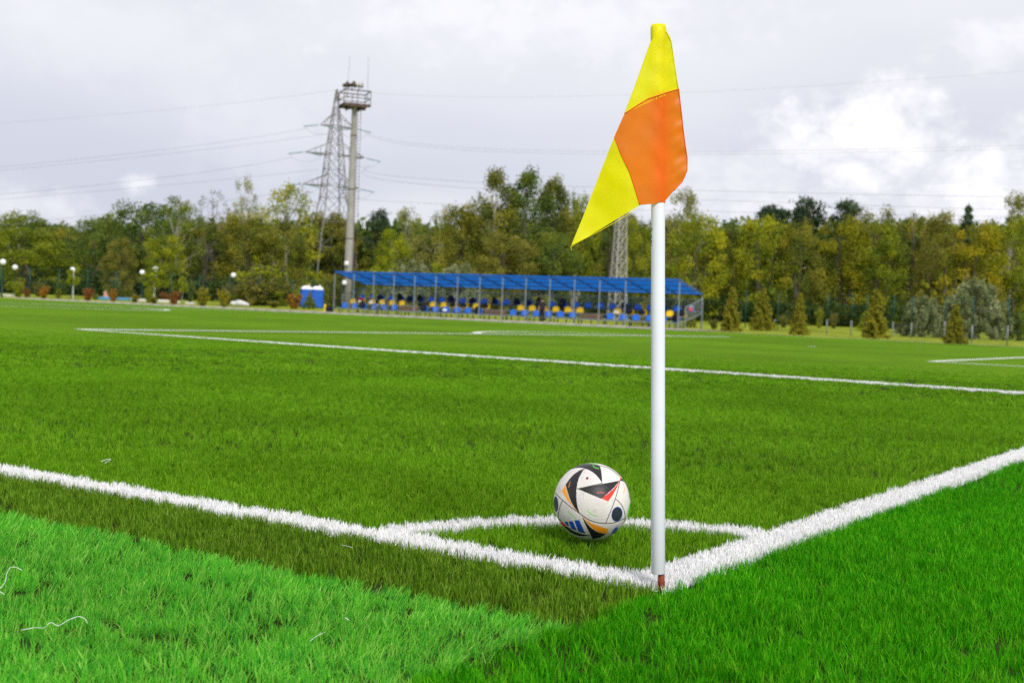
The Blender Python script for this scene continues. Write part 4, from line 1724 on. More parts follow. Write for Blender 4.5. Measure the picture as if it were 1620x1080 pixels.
def limb(mb, a, b_, r0, r1, rng, seg=5, wob=.06, n=6):
    a, b_ = Vector(a), Vector(b_)
    L = (b_ - a).length
    pts, rad = [], []
    for i in range(seg + 1):
        t = i / seg
        p = a.lerp(b_, t)
        k = math.sin(t * math.pi) * wob * L
        p += Vector((rng.normal() * k, rng.normal() * k, abs(rng.normal()) * k * .6))
        pts.append(p)
        rad.append(r0 + (r1 - r0) * t)
    mb.path(pts, rad, n)
    return pts


def make_tree(kind, mat, seed, bark='bark'):
    """unit-height tree (z 0..1, half-width about .5*aspect): returns trunk mesh, crown mesh"""
    rng = np.random.default_rng(seed)
    tb = MB()
    cs, rs, ns = [], [], []
    size, kw = .020, {}
    if kind == 'broad':
        nlimb = 13
        trunk = limb(tb, (0, 0, 0), (rng.normal() * .03, rng.normal() * .03, .80), .022, .007, rng, 8, .02, 8)
        for i in range(74):
            d = rng.normal(size=3)
            d /= np.linalg.norm(d)
            k = rng.uniform(.35, 1) ** .45
            c = np.array([d[0] * .40 * k, d[1] * .40 * k, .57 + d[2] * .37 * k])
            if c[2] < .33:
                c[:2] *= .75
            cs.append(c)
            rs.append(np.array([1, 1, .72]) * rng.uniform(.060, .115))
            ns.append(int(rng.uniform(70, 125)))
        for i in range(0, 74, 6):
            t0 = trunk[min(8, max(2, int(cs[i][2] * 6)))]
            limb(tb, t0, cs[i], .009, .002, rng, 4, .05, 5)
    elif kind == 'tall':
        trunk = limb(tb, (0, 0, 0), (rng.normal() * .03, rng.normal() * .03, .92), .016, .004, rng, 9, .015, 8)
        for i in range(60):
            z = rng.uniform(.24, .99)
            w = .25 * math.sin(min(1, (z - .12) / .85) ** .8 * math.pi) ** .6 + .03
            th = rng.uniform(0, 6.28)
            k = rng.uniform(.3, 1) ** .5
            cs.append(np.array([math.cos(th) * w * k, math.sin(th) * w * k, z]))
            rs.append(np.array([1, 1, .85]) * rng.uniform(.06, .11))
            ns.append(int(rng.uniform(85, 140)))
        for i in range(0, 60, 4):
            t0 = trunk[min(8, max(2, int(cs[i][2] * 8) - 1))]
            limb(tb, t0, cs[i], .006, .0015, rng, 4, .05, 5)
        size = .018
    elif kind == 'dense':       # leafy to the ground, several stems
        for s in range(3):
            limb(tb, (rng.normal() * .05, rng.normal() * .05, 0), (rng.normal() * .12, rng.normal() * .12, .75), .016, .005, rng, 7, .03, 7)
        for i in range(86):
            z = rng.uniform(.06, .97)
            w = .40 * (1 - max(0, (z - .55) / .45) ** 2.2 * .75) * (.75 + .25 * min(1, z / .3))
            th = rng.uniform(0, 6.28)
            k = rng.uniform(.25, 1) ** .5
            cs.append(np.array([math.cos(th) * w * k, math.sin(th) * w * k, z]))
            rs.append(np.array([1, 1, .8]) * rng.uniform(.065, .12))
            ns.append(int(rng.uniform(80, 130)))
        size = .019
    elif kind == 'airy':
        trunk = limb(tb, (0, 0, 0), (rng.normal() * .04, rng.normal() * .04, .93), .013, .003, rng, 9, .02, 7)
        for i in range(46):
            z = rng.uniform(.28, .99)
            w = .30 * math.sin(min(1, (z - .1) / .92) * math.pi) ** .7 + .03
            th = rng.uniform(0, 6.28)
            k = rng.uniform(.25, 1) ** .5
            cs.append(np.array([math.cos(th) * w * k, math.sin(th) * w * k, z]))
            rs.append(np.array([1, 1, .9]) * rng.uniform(.05, .095))
            ns.append(int(rng.uniform(40, 70)))
        for i in range(0, 46, 2):
            t0 = trunk[min(8, max(2, int(cs[i][2] * 8) - 1))]
            limb(tb, t0, cs[i], .005, .0015, rng, 4, .05, 5)
        size = .017
    elif kind == 'bare':
        trunk = limb(tb, (0, 0, 0), (rng.normal() * .05, rng.normal() * .05, .70), .016, .006, rng, 8, .02, 7)
        for i in range(26):
            t0 = trunk[rng.integers(3, 9)]
            th = rng.uniform(0, 6.28)
            e = Vector((math.cos(th) * rng.uniform(.1, .32), math.sin(th) * rng.uniform(.1, .32), min(1, t0.z + rng.uniform(.12, .36))))
            pl = limb(tb, t0, e, .006, .002, rng, 5, .06, 5)
            for q in range(5):
                s0 = pl[rng.integers(2, 6)]
                e2 = s0 + Vector((rng.normal() * .07, rng.normal() * .07, abs(rng.normal()) * .09))
                limb(tb, s0, e2, .0022, .001, rng, 3, .05, 4)
                if q < 3:
                    cs.append(np.array(e2))
                    rs.append(np.array([1, 1, 1]) * .035)
                    ns.append(12)
        size = .014
    elif kind == 'pine':
        trunk = limb(tb, (0, 0, 0), (rng.normal() * .03, rng.normal() * .03, .93), .016, .005, rng, 8, .015, 8)
        for i in range(26):
            z = rng.uniform(.52, .98)
            w = .30 * (1.05 - (z - .5) * 1.5)
            th = rng.uniform(0, 6.28)
            c = np.array([math.cos(th) * w * rng.uniform(.4, 1), math.sin(th) * w * rng.uniform(.4, 1), z])
            limb(tb, trunk[min(8, max(3, int(z * 8)))], c, .006, .002, rng, 4, .04, 5)
            cs.append(c)
            rs.append(np.array([1, 1, .5]) * rng.uniform(.07, .12))
            ns.append(int(rng.uniform(110, 170)))
        size, kw = .017, dict(elong=2.6)
    elif kind == 'spruce':
        limb(tb, (0, 0, 0), (0, 0, .97), .022, .003, rng, 6, .005, 8)
        for L in range(15):
            z = .07 + .9 * (L / 15) ** .92
            w = .44 * (1 - z) ** .82 + .02
            nb = max(4, int(13 * (1 - z) + 3))
            for q in range(nb):
                th = 6.28 * q / nb + rng.uniform(-.35, .35)
                ww = w * rng.uniform(.65, 1.12)
                e = np.array([math.cos(th) * ww, math.sin(th) * ww, z - .02 + rng.normal() * .018])
                if L < 12:
                    limb(tb, (0, 0, z + .02), e, .005, .0015, rng, 2, .02, 4)
                for f in (.4, .72, 1.0):
                    cs.append(np.array([e[0] * f, e[1] * f, z + .01 - .02 * f]))
                    rs.append(np.array([1, 1, .42]) * (.03 + .055 * (1 - z)))
                    ns.append(int(13 + 20 * (1 - z)))
        size, kw = .026, dict(elong=2.4)
    elif kind == 'shrub':       # many upright stems
        for s in range(22):
            th, w = rng.uniform(0, 6.28), rng.uniform(.05, .42)
            h = rng.uniform(.6, 1.0) * (1 - .35 * w)
            pl = limb(tb, (math.cos(th) * w * .2, math.sin(th) * w * .2, 0), (math.cos(th) * w, math.sin(th) * w, h), .014, .004, rng, 5, .03, 5)
            for q in range(9):
                f = rng.uniform(.2, 1)
                p = pl[min(5, int(f * 5))]
                cs.append(np.array(p) + rng.normal(size=3) * .035)
                rs.append(np.array([1, 1, 1.3]) * rng.uniform(.025, .06))
                ns.append(int(rng.uniform(14, 26)))
        size = .034
    elif kind == 'bush':        # wide rounded mass
        for s in range(12):
            th = rng.uniform(0, 6.28)
            limb(tb, (rng.normal() * .05, rng.normal() * .05, 0), (math.cos(th) * .3, math.sin(th) * .3, rng.uniform(.5, .85)), .012, .003, rng, 4, .04, 5)
        for i in range(110):
            d = rng.normal(size=3)
            d /= np.linalg.norm(d)
            d[2] = abs(d[2])
            k = rng.uniform(.3, 1) ** .5
            cs.append(np.array([d[0] * .48 * k, d[1] * .48 * k, .04 + d[2] * .88 * k]))
            rs.append(np.array([1, 1, 1]) * rng.uniform(.05, .10))
            ns.append(int(rng.uniform(45, 80)))
        size = .026
    elif kind == 'willow':
        for s in range(12):
            th = rng.uniform(0, 6.28)
            limb(tb, (rng.normal() * .05, rng.normal() * .05, 0), (math.cos(th) * .3, math.sin(th) * .3, rng.uniform(.5, .85)), .012, .003, rng, 4, .04, 5)
        for i in range(150):
            d = rng.normal(size=3)
            d /= np.linalg.norm(d)
            d[2] = abs(d[2])
            k = rng.uniform(.3, 1) ** .45
            cs.append(np.array([d[0] * .47 * k, d[1] * .47 * k, .04 + d[2] * .86 * k]))
            rs.append(np.array([.6, .6, 1.3]) * rng.uniform(.045, .085))
            ns.append(int(rng.uniform(45, 75)))
        size, kw = .022, dict(elong=3.4)
    elif kind == 'sapling':
        trunk = limb(tb, (0, 0, 0), (.0, 0, .86), .016, .006, rng, 7, .012, 8)
        for i in range(34):
            z = rng.uniform(.42, .99)
            w = .19 * math.sin(min(1, (z - .3) / .72) * math.pi) ** .6 + .02
            th = rng.uniform(0, 6.28)
            cs.append(np.array([math.cos(th) * w * rng.uniform(.3, 1), math.sin(th) * w * rng.uniform(.3, 1), z]))
            rs.append(np.array([1, 1, 1.2]) * rng.uniform(.04, .07))
            ns.append(int(rng.uniform(40, 60)))
        for i in range(0, 34, 4):
            limb(tb, trunk[min(7, max(3, int(cs[i][2] * 7)))], cs[i], .005, .002, rng, 3, .04, 4)
        size = .026
    cm = crown_mesh('crown', M[mat], cs, rs, ns, size, rng, **kw)
    return tb.mesh('trunk', M[bark], True), cm




def lawn_d(px, yb):
    """depth on the park lawn left of the stand, from where a foot shows"""
    return min(106, max(86, 98 - (yb - (469 + .041 * px)) * 3))


PROTO = {}


def plant(kind, mat, variant, bark='bark'):
    key = (kind, mat, variant % 3, bark)
    if key not in PROTO:
        sd = abs(sum(ord(ch) * (i + 3) for i, ch in enumerate(kind + mat))) + (variant % 3) * 97
        PROTO[key] = make_tree(kind, mat, sd, bark)
    return PROTO[key]


# width (at scale 1) of each kind, so a photo width can be turned into a scale
KW = {'broad': .95, 'tall': .62, 'dense': .88, 'airy': .70, 'bare': .65, 'pine': .66, 'spruce': .90, 'shrub': .85, 'bush': 1.08, 'willow': 1.06, 'sapling': .46}
cnt = 0


def put(name, label, cat, kind, mat, px, ytop, wpx, d, group=None, bark='bark', ybase=None, lean=0):
    """a plant whose top shows at px, ytop and whose width is wpx, standing on the ground d metres away"""
    global cnt
    cnt += 1
    tp = at(px, ytop, d)
    if ybase is not None:
        if px < 560:
            d = lawn_d(px, ybase)
            tp = at(px, ytop, d)
            loc = Vector((tp.x, tp.y, gz(tp.x, tp.y)))
        else:
            g_ = gp(px, ybase)
            d = g_.y
            tp = at(px, ytop, d)
            loc = Vector((g_.x, g_.y, 0))
    else:
        loc = Vector((tp.x, tp.y, gz(tp.x, tp.y)))
    H = max(.3, tp.z - loc.z)
    sxy = wpx * d / F_PX / KW[kind] * (1.3 if kind in ('shrub', 'sapling') else 1.0)
    o = thing(name, label, cat, (loc.x, loc.y, loc.z - .03), random.uniform(0, 6.28), group)
    o.scale = (sxy, sxy, H * 1.02)
    if lean:
        o.rotation_euler = (0, lean, 0)
    tm, cm = plant(kind, mat, cnt, bark)
    link('trunk', tm, o)
    link('crown', cm, o)
    return o


GT = 'trees of the wood behind the pitch'
trees = [
    # label, kind, mat, px, ytop, w, d, bark
    ('dark green tree at the far left, behind the yellowish one', 'broad', 'l_green', 38, 327, 130, 138, 'bark'),
    ('low yellowish green tree at the far left, behind the first lamp', 'dense', 'l_yellow', 45, 362, 150, 120, 'bark'),
    ('olive tree in the dip of the treeline, left of the tallest left crown', 'broad', 'l_olive', 112, 350, 110, 136, 'bark'),
    ('dark olive tree behind the slim sapling with the white trunk', 'dense', 'l_green', 150, 350, 100, 128, 'bark'),
    ('small brown olive tree standing before the dark left wood', 'dense', 'l_brown', 190, 378, 60, 116, 'bark'),
    ('tallest dark green round crown in the left part of the wood', 'broad', 'l_green', 228, 306, 150, 132, 'bark'),
    ('green tree with pale bare limbs showing, right of the tallest left crown', 'airy', 'l_green', 278, 316, 100, 124, 'bark_pale'),
    ('green broad tree behind the one with pale bare limbs', 'broad', 'l_green', 285, 318, 110, 140, 'bark'),
    ('low yellow green tree before the left wood, behind two lamps', 'dense', 'l_yellow', 262, 375, 80, 119, 'bark'),
    ('bare greyish tree in the left treeline', 'bare', 'l_brown', 338, 325, 100, 130, 'bark_grey'),
    ('olive tree below the bare greyish crown', 'dense', 'l_olive', 325, 356, 100, 126, 'bark'),
    ('tall slim airy birch rising above the treeline left of the pylon', 'airy', 'l_pale', 384, 284, 62, 128, 'bark_pale'),
    ('olive green tree below the tall slim birch', 'dense', 'l_olive', 392, 338, 100, 126, 'bark'),
    ('airy yellow green tree left of the lattice pylon', 'airy', 'l_yellow', 462, 300, 120, 138, 'bark_pale'),
    ('olive tree in front of the airy one left of the pylon', 'dense', 'l_olive', 440, 352, 110, 125, 'bark'),
    ('brownish olive tree standing behind the pylon legs', 'dense', 'l_brown', 520, 340, 110, 150, 'bark'),
    ('low olive tree behind the concrete mast', 'dense', 'l_olive', 560, 378, 90, 148, 'bark'),
    ('dark pine right of the concrete mast', 'pine', 'l_pine', 600, 334, 62, 134, 'bark_pine'),
    ('bright yellow green tree right of the dark pine', 'dense', 'l_lime', 622, 366, 66, 128, 'bark'),
    ('pale airy birch behind the bright yellow green tree', 'airy', 'l_pale', 645, 333, 75, 146, 'bark_pale'),
    ('sparse pale tree between two birches, above the stand roof', 'airy', 'l_pale', 694, 338, 85, 146, 'bark_pale'),
    ('olive green tree left of the tall trio above the stand', 'dense', 'l_olive', 730, 322, 95, 127, 'bark'),
    ('left of the three tallest airy trees above the stand', 'tall', 'l_olive', 785, 281, 95, 124, 'bark_pale'),
    ('middle one of the three tallest airy trees above the stand', 'tall', 'l_green', 838, 279, 110, 126, 'bark_pale'),
    ('right one of the three tallest airy trees above the stand', 'tall', 'l_olive', 878, 290, 80, 128, 'bark'),
    ('yellow green crown seen left of the flag tip', 'broad', 'l_yellow', 922, 294, 80, 132, 'bark'),
    ('dark olive undergrowth tree behind the stand roof middle', 'dense', 'l_brown', 800, 372, 120, 120, 'bark'),
    ('dark green tree below the yellow flag tip', 'dense', 'l_green', 880, 370, 110, 122, 'bark'),
    ('olive tree behind the narrow lattice tower', 'dense', 'l_olive', 975, 318, 110, 134, 'bark'),
    ('yellow green tree just left of the flag pole', 'dense', 'l_yellow', 1012, 352, 70, 124, 'bark'),
    ('pale airy tree just right of the flag pole', 'airy', 'l_pale', 1078, 308, 95, 146, 'bark_pale'),
    ('yellow green tree right of the flag pole, beside the sky gap', 'dense', 'l_yellow', 1105, 342, 110, 126, 'bark'),
    ('low olive tree under the sky gap right of the flag pole', 'dense', 'l_olive', 1162, 362, 80, 130, 'bark'),
    ('broad yellow green tree in front of the left pine', 'dense', 'l_yellow', 1212, 342, 120, 128, 'bark'),
    ('left of the three dark pines above the right wood', 'pine', 'l_pine', 1228, 322, 95, 150, 'bark_pine'),
    ('middle and tallest of the three dark pines', 'pine', 'l_pine', 1282, 317, 105, 152, 'bark_pine'),
    ('right of the three dark pines', 'pine', 'l_pine', 1342, 323, 85, 150, 'bark_pine'),
    ('olive tree below the middle pine', 'dense', 'l_olive', 1268, 354, 90, 126, 'bark'),
    ('golden yellow tree below the right pine', 'dense', 'l_gold', 1335, 344, 110, 128, 'bark'),
    ('airy olive crown right of the three pines', 'airy', 'l_brown', 1392, 328, 100, 140, 'bark'),
    ('yellow green tree right of the golden one', 'dense', 'l_yellow', 1395, 352, 100, 127, 'bark'),
    ('tall olive green tree in the right treeline', 'broad', 'l_olive', 1448, 322, 115, 136, 'bark'),
    ('brownish olive tree right of the tall right-hand crown', 'dense', 'l_brown', 1492, 340, 85, 130, 'bark'),
    ('dark spruce top poking out of the right treeline', 'spruce', 'l_pine', 1533, 316, 62, 148, 'bark_pine'),
    ('golden green tree below the dark spruce top', 'dense', 'l_gold', 1548, 352, 100, 126, 'bark'),
    ('pale airy crown at the right frame edge', 'airy', 'l_pale', 1606, 314, 95, 142, 'bark_pale'),
    ('rounded olive crown behind the low yellowish tree at far left', 'broad', 'l_olive', 85, 352, 130, 144, 'bark'),
    ('rounded green crown between the tallest left crown and the dip', 'broad', 'l_green', 180, 338, 120, 146, 'bark'),
    ('rounded olive crown behind the bare greyish tree', 'broad', 'l_olive', 345, 344, 130, 148, 'bark'),
    ('rounded yellow green crown left of the pylon foot', 'broad', 'l_yellow', 425, 334, 120, 146, 'bark'),
    ('rounded olive crown seen through the pylon', 'broad', 'l_olive', 500, 326, 110, 158, 'bark'),
    ('rounded pale crown between the pine and the birches', 'broad', 'l_pale', 665, 350, 120, 156, 'bark'),
    ('rounded olive crown left behind the tall trio', 'broad', 'l_olive', 750, 330, 110, 150, 'bark'),
    ('rounded yellow green crown behind the tall trio', 'broad', 'l_yellow', 815, 318, 120, 152, 'bark'),
    ('rounded green crown right behind the tall trio', 'broad', 'l_green', 885, 324, 110, 152, 'bark'),
    ('rounded olive crown behind the flag pole', 'broad', 'l_olive', 1045, 338, 120, 150, 'bark'),
    ('rounded yellow green crown below the left pine', 'broad', 'l_yellow', 1185, 356, 110, 146, 'bark'),
    ('rounded olive crown below and right of the right pine', 'broad', 'l_olive', 1372, 344, 120, 148, 'bark'),
    ('rounded yellow green crown left of the dark spruce top', 'broad', 'l_yellow', 1500, 336, 120, 150, 'bark'),
    ('rounded olive crown right of the dark spruce top', 'broad', 'l_olive', 1580, 334, 120, 150, 'bark'),
    ('yellow green tree at the right frame edge', 'dense', 'l_yellow', 1600, 346, 110, 127, 'bark'),
]
for i, (lab, kind, mat, px, yt, w, d, bk) in enumerate(trees):
    put({'pine': 'pine_tree', 'spruce': 'spruce_tree', 'airy': 'birch_tree', 'bare': 'bare_tree'}.get(kind, 'broadleaf_tree'), lab, 'tree', kind, mat, px, yt, w, d, GT, bk)

# the depth of the wood behind the trees one can tell apart, and undergrowth with shade put into its leaf colour
rng = np.random.default_rng(5)
cs, rs, ns = [], [], []
for i in range(900):
    px = -330 + 2280 * (i + rng.uniform()) / 900
    d = rng.uniform(150, 168)
    hor = 457 + .041 * px
    yt = rng.uniform(366, 446)
    p = at(px, yt, d)
    cs.append(np.array(p))
    rs.append(np.array([2.2, 2.2, 1.7]) * rng.uniform(.8, 1.3))
    ns.append(70)
    p = at(px + rng.uniform(-5, 5), rng.uniform(430, hor), rng.uniform(146, 166))
    cs.append(np.array(p))
    rs.append(np.array([2.2, 2.2, 1.5]) * rng.uniform(.8, 1.3))
    ns.append(60)
V, F_, c_, l_ = leaves(cs, rs, ns, .62, rng, dense_k=1)
o = link('deep_wood', np_mesh('deep_wood', V, F_, M['l_green'], {'clump': c_, 'leaf': l_}))
tag(o, 'dark depth of the wood behind the nearer trees', 'wood', kind='stuff')
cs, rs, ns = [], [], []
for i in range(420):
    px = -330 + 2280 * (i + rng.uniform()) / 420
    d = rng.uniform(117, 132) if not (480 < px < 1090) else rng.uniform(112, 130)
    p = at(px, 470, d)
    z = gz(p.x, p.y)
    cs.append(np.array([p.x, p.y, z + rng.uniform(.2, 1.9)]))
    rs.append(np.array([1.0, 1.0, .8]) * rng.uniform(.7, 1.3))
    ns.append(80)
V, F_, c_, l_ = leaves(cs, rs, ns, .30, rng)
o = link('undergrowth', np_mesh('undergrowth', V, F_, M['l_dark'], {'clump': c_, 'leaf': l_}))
tag(o, 'leafy undergrowth along the foot of the wood, shade painted into its leaves', 'undergrowth', kind='stuff')

GS = 'shrubs and saplings planted along the far left edge'
shr = [
    # name, label, kind, mat, px, ytop, w, ybase(None: d), d, bark
    ('shrub', 'yellow green conical shrub left of all the others', 'shrub', 'l_lime', 31, 434, 20, 470, None, 'bark'),
    ('shrub', 'reddish small shrub just right of the leftmost conical one', 'shrub', 'l_red', 43, 452, 12, 470.5, None, 'bark'),
    ('shrub', 'small orange shrub left of the round green one', 'shrub', 'l_orange', 70, 446, 16, 472, None, 'bark'),
    ('shrub', 'brown olive shrub behind the small orange one', 'shrub', 'l_brown', 62, 440, 18, 469, None, 'bark'),
    ('shrub', 'low round green shrub left of the slim sapling', 'bush', 'l_yellow', 93, 453, 13, 472, None, 'bark'),
    ('sapling', 'slim sapling with white painted trunk and narrow green crown', 'sapling', 'l_lime', 117, 419, 21, 474.5, None, 'white_trunk'),
    ('shrub', 'red shrub right of the slim sapling with white trunk', 'shrub', 'l_red', 140, 448, 17, 476, None, 'bark'),
    ('shrub', 'small green shrub beside the blue boards', 'shrub', 'l_yellow', 152, 462, 12, 474, None, 'bark'),
    ('shrub', 'orange and yellow shrub before the blue boards', 'shrub', 'l_orange', 179, 450, 14, 477.5, None, 'bark'),
    ('shrub', 'green shrub behind the orange and yellow one', 'shrub', 'l_green', 183, 434, 26, 472, None, 'bark'),
    ('shrub', 'golden shrub right of the blue boards', 'shrub', 'l_gold', 214, 461, 18, 478.5, None, 'bark'),
    ('sapling', 'crooked young birch bending to the right, beside a globe lamp', 'sapling', 'l_lime', 246, 424, 34, 478, None, 'white_trunk'),
    ('shrub', 'yellow green shrub at the foot of the crooked birch', 'shrub', 'l_lime', 237, 446, 16, 479, None, 'bark'),
    ('shrub', 'yellow orange low shrub right of the crooked birch', 'shrub', 'l_gold', 245, 464, 16, 480, None, 'bark'),
    ('shrub', 'small pinkish red shrub behind the white boards', 'shrub', 'l_red', 261, 458, 16, 476, None, 'bark'),
    ('shrub', 'red shrub left of the slim lime green sapling', 'shrub', 'l_red', 276, 452, 17, 481.5, None, 'bark'),
    ('sapling', 'slim lime green pointed sapling among red shrubs', 'sapling', 'l_lime', 290, 438, 14, 481, None, 'bark_pale'),
    ('shrub', 'dark green slim shrub behind the lime green sapling', 'shrub', 'l_green', 303, 433, 14, 476, None, 'bark'),
    ('shrub', 'orange and green shrub in the middle of the left row', 'shrub', 'l_gold', 321, 447, 24, 484, None, 'bark'),
    ('shrub', 'orange and yellow shrub left of the white sacks', 'shrub', 'l_gold', 355, 446, 20, 486, None, 'bark'),
    ('shrub', 'tall thin brownish shrub behind the orange one, under a lamp', 'shrub', 'l_brown', 361, 438, 18, 480, None, 'bark'),
    ('bush', 'big brown olive bush right of the white sacks', 'shrub', 'l_brown', 402, 428, 62, 483.5, None, 'bark'),
    ('bush', 'tall yellow green bush rising behind the brown olive one', 'shrub', 'l_lime', 412, 406, 70, 481, None, 'bark'),
    ('bush', 'wide olive yellow bush behind the tall yellow green one', 'bush', 'l_yellow', 420, 426, 100, 482, None, 'bark'),
    ('bush', 'olive bush right of the big brown one', 'shrub', 'l_olive', 440, 434, 50, 484, None, 'bark'),
    ('shrub', 'small yellow shrub at the foot of the big brown olive bush', 'shrub', 'l_gold', 396, 468, 12, 484, None, 'bark'),
    ('shrub', 'yellow shrub left of the orange one near the toilets', 'shrub', 'l_gold', 434, 470, 20, 487, None, 'bark'),
    ('shrub', 'orange red shrub left of the toilets', 'shrub', 'l_orange', 467, 458, 22, 488.5, None, 'bark'),
    ('bush', 'low dark green bush before the left portable toilet', 'bush', 'l_green', 490, 466, 26, 488.5, None, 'bark'),
    ('shrub', 'slim olive shrub between the two portable toilets', 'shrub', 'l_olive', 491, 455, 10, 488, None, 'bark'),
]
for nm, lab, kind, mat, px, yt, w, yb, d, bk in shr:
    put(nm, lab, nm, kind, mat, px, yt, w, d or 90, GS, bk, yb)
GB = 'bushes behind the stand and fence'
for lab, kind, mat, px, yt, w, d in (
        ('yellow green bush behind the portable toilets', 'bush', 'l_yellow', 495, 418, 70, 110),
        ('olive bush left of the stand, right of the toilets', 'bush', 'l_brown', 530, 430, 44, 106),
        ('yellow green bush above the left end of the stand roof', 'bush', 'l_lime', 605, 406, 74, 108),
        ('grey green willow bush above the left part of the stand roof', 'willow', 'l_willow', 648, 404, 100, 106),
        ('greenish yellow bush above the stand roof, between two willow bushes', 'bush', 'l_lime', 690, 410, 74, 108),
        ('pale willow bush above the stand roof left of its middle', 'willow', 'l_willow', 728, 410, 100, 106),
        ('low olive bush seen under the stand roof middle', 'bush', 'l_olive', 800, 440, 90, 104),
        ('yellow leafed shrub seen under the roof behind the standing person', 'shrub', 'l_lime', 862, 458, 34, 92),
        ('white flowering twiggy bush above the stand roof near the lattice tower', 'shrub', 'l_white', 910, 420, 15, 112),
        ('golden bush seen under the right part of the stand roof', 'bush', 'l_gold', 1030, 462, 60, 92),
        ('low green bush at the right end of the stand', 'bush', 'l_olive', 1094, 478, 22, 84),
        ('small brownish shrub in the meadow right of the stand', 'shrub', 'l_brown', 1131, 500, 18, 80),
        ('small olive shrub left of the second young spruce', 'shrub', 'l_olive', 1241, 493, 16, 104),
        ('slim lime green shrub right of the third young spruce', 'shrub', 'l_lime', 1297, 480, 14, 108),
        ('slim olive shrub beside the slim lime green one', 'shrub', 'l_olive', 1320, 490, 18, 108),
        ('yellow green bush behind the fourth young spruce', 'bush', 'l_lime', 1382, 486, 52, 104),
        ('grey green willow bush, lower of the two at right', 'willow', 'l_willow', 1462, 464, 92, 84),
        ('large silvery willow bush at right behind the fence', 'willow', 'l_willow', 1545, 436, 124, 86),
        ('yellow small tree left of the large silvery willow', 'shrub', 'l_gold', 1502, 420, 60, 96),
        ('pale green shrub top above the large silvery willow', 'shrub', 'l_pale', 1540, 418, 40, 98),
        ('dark green low bush at the right frame edge behind the fence', 'bush', 'l_green', 1612, 492, 50, 86)):
    put('willow_bush' if kind == 'willow' else ('bush' if kind == 'bush' else 'shrub'), lab, 'bush', kind, mat, px, yt, w, d, GB)
for i, (px, yt, w, yb) in enumerate(((1156, 449, 33, 524.5), (1205, 452, 40, 523.5), (1263, 459, 31, 530.5), (1384, 453, 42, 535.5), (1510, 476, 37, 544))):
    put('young_spruce', f'{ORD[i]} young spruce from the left, in the meadow right of the stand', 'spruce', 'spruce', 'l_spruce', px, yt, w, 60, 'young spruces in the meadow', 'bark', yb)

# ------------------------------------------------------------------ globe lamps
M['lamp_pole'] = simple('dark_green_pole', (.015, .05, .045), .5, .3)
M['globe'] = simple('opal_globe', (.86, .86, .88), .35, .4, var=.03)
for i, (px, yc, rp_, yb, lab) in enumerate(((3, 414.5, 4.7, 470, 'globe lamp at the left frame edge'), (22.5, 423, 4.1, 468, 'second globe lamp from the left, behind the conical shrub'), (113.5, 426.5, 4.0, 470, 'globe lamp beside the crown of the slim sapling'),
                                             (223.5, 431, 4.1, 474, 'globe lamp left of the crooked young birch'), (243.8, 426, 4.6, 477, 'globe lamp above the crooked young birch'), (367.8, 435.5, 4.2, 481, 'globe lamp left of the big brown olive bush'))):
    g_ = at(px, yb, lawn_d(px, yb))
    g_.z = gz(g_.x, g_.y)
    zc_ = at(px, yc, g_.y).z - g_.z
    r_ = rp_ * g_.y / F_PX
    lp = thing('street_lamp', lab, 'lamp', (g_.x, g_.y, g_.z), 0, 'globe lamps in the park')
    MB().lathe([(.08, -.02), (.08, .12), (.045, .16), (.035, zc_ - r_ - .05), (.07, zc_ - r_ - .03), (.07, zc_ - r_ * .9)], 12).build('pole', M['lamp_pole'], lp, True)
    MB().lathe([(max(.004, r_ * math.cos(a)), zc_ + r_ * math.sin(a)) for a in [(-.5 + k / 14) * math.pi for k in range(15)]], 20).build('globe', M['globe'], lp, True)

# ------------------------------------------------------------------ park odds and ends on the left
M['pool_blue'] = simple('light_blue_paint', (.10, .32, .55), .5)
M['pale_board'] = simple('pale_boards', (.62, .60, .57), .7)
M['pink'] = simple('pale_pink_fabric', (.55, .30, .28), .8)
for nm, lab, cat, px, yb, w, h, mat in (('sandpit_board', 'light blue low board behind the orange shrub, left one', 'board', 170, 474.5, 29, 4.5, 'pool_blue'), ('sandpit_board', 'shorter light blue low board right of the other', 'board', 196, 475.2, 20, 4, 'pool_blue'),
                                        ('pale_board', 'short white low board right of the blue ones', 'board', 206, 475.5, 8, 4, 'pale_board'), ('pale_board', 'white low board behind the golden shrub', 'board', 224, 477, 16, 4, 'pale_board'),
                                        ('pale_board', 'longest white low board, behind the red shrubs', 'board', 258, 478.6, 22, 4.4, 'pale_board'), ('pale_board', 'pale low board at the foot of the dark shrub', 'board', 301, 481.2, 13, 3, 'pale_board'),
                                        ('pale_board', 'beige low board at the left frame edge', 'board', 12, 468.6, 18, 3, 'pale_board')):
    p = at(px, yb, lawn_d(px, yb))
    s = p.y / F_PX
    o = MB().rbox((0, 0, h * s / 2), (w * s, .5, h * s), .02).build(nm, M[mat])
    o.location = (p.x, p.y, gz(p.x, p.y))
    o.rotation_euler = (0, 0, R(-8))
    tag(o, lab, cat, 'low boards on the park lawn')


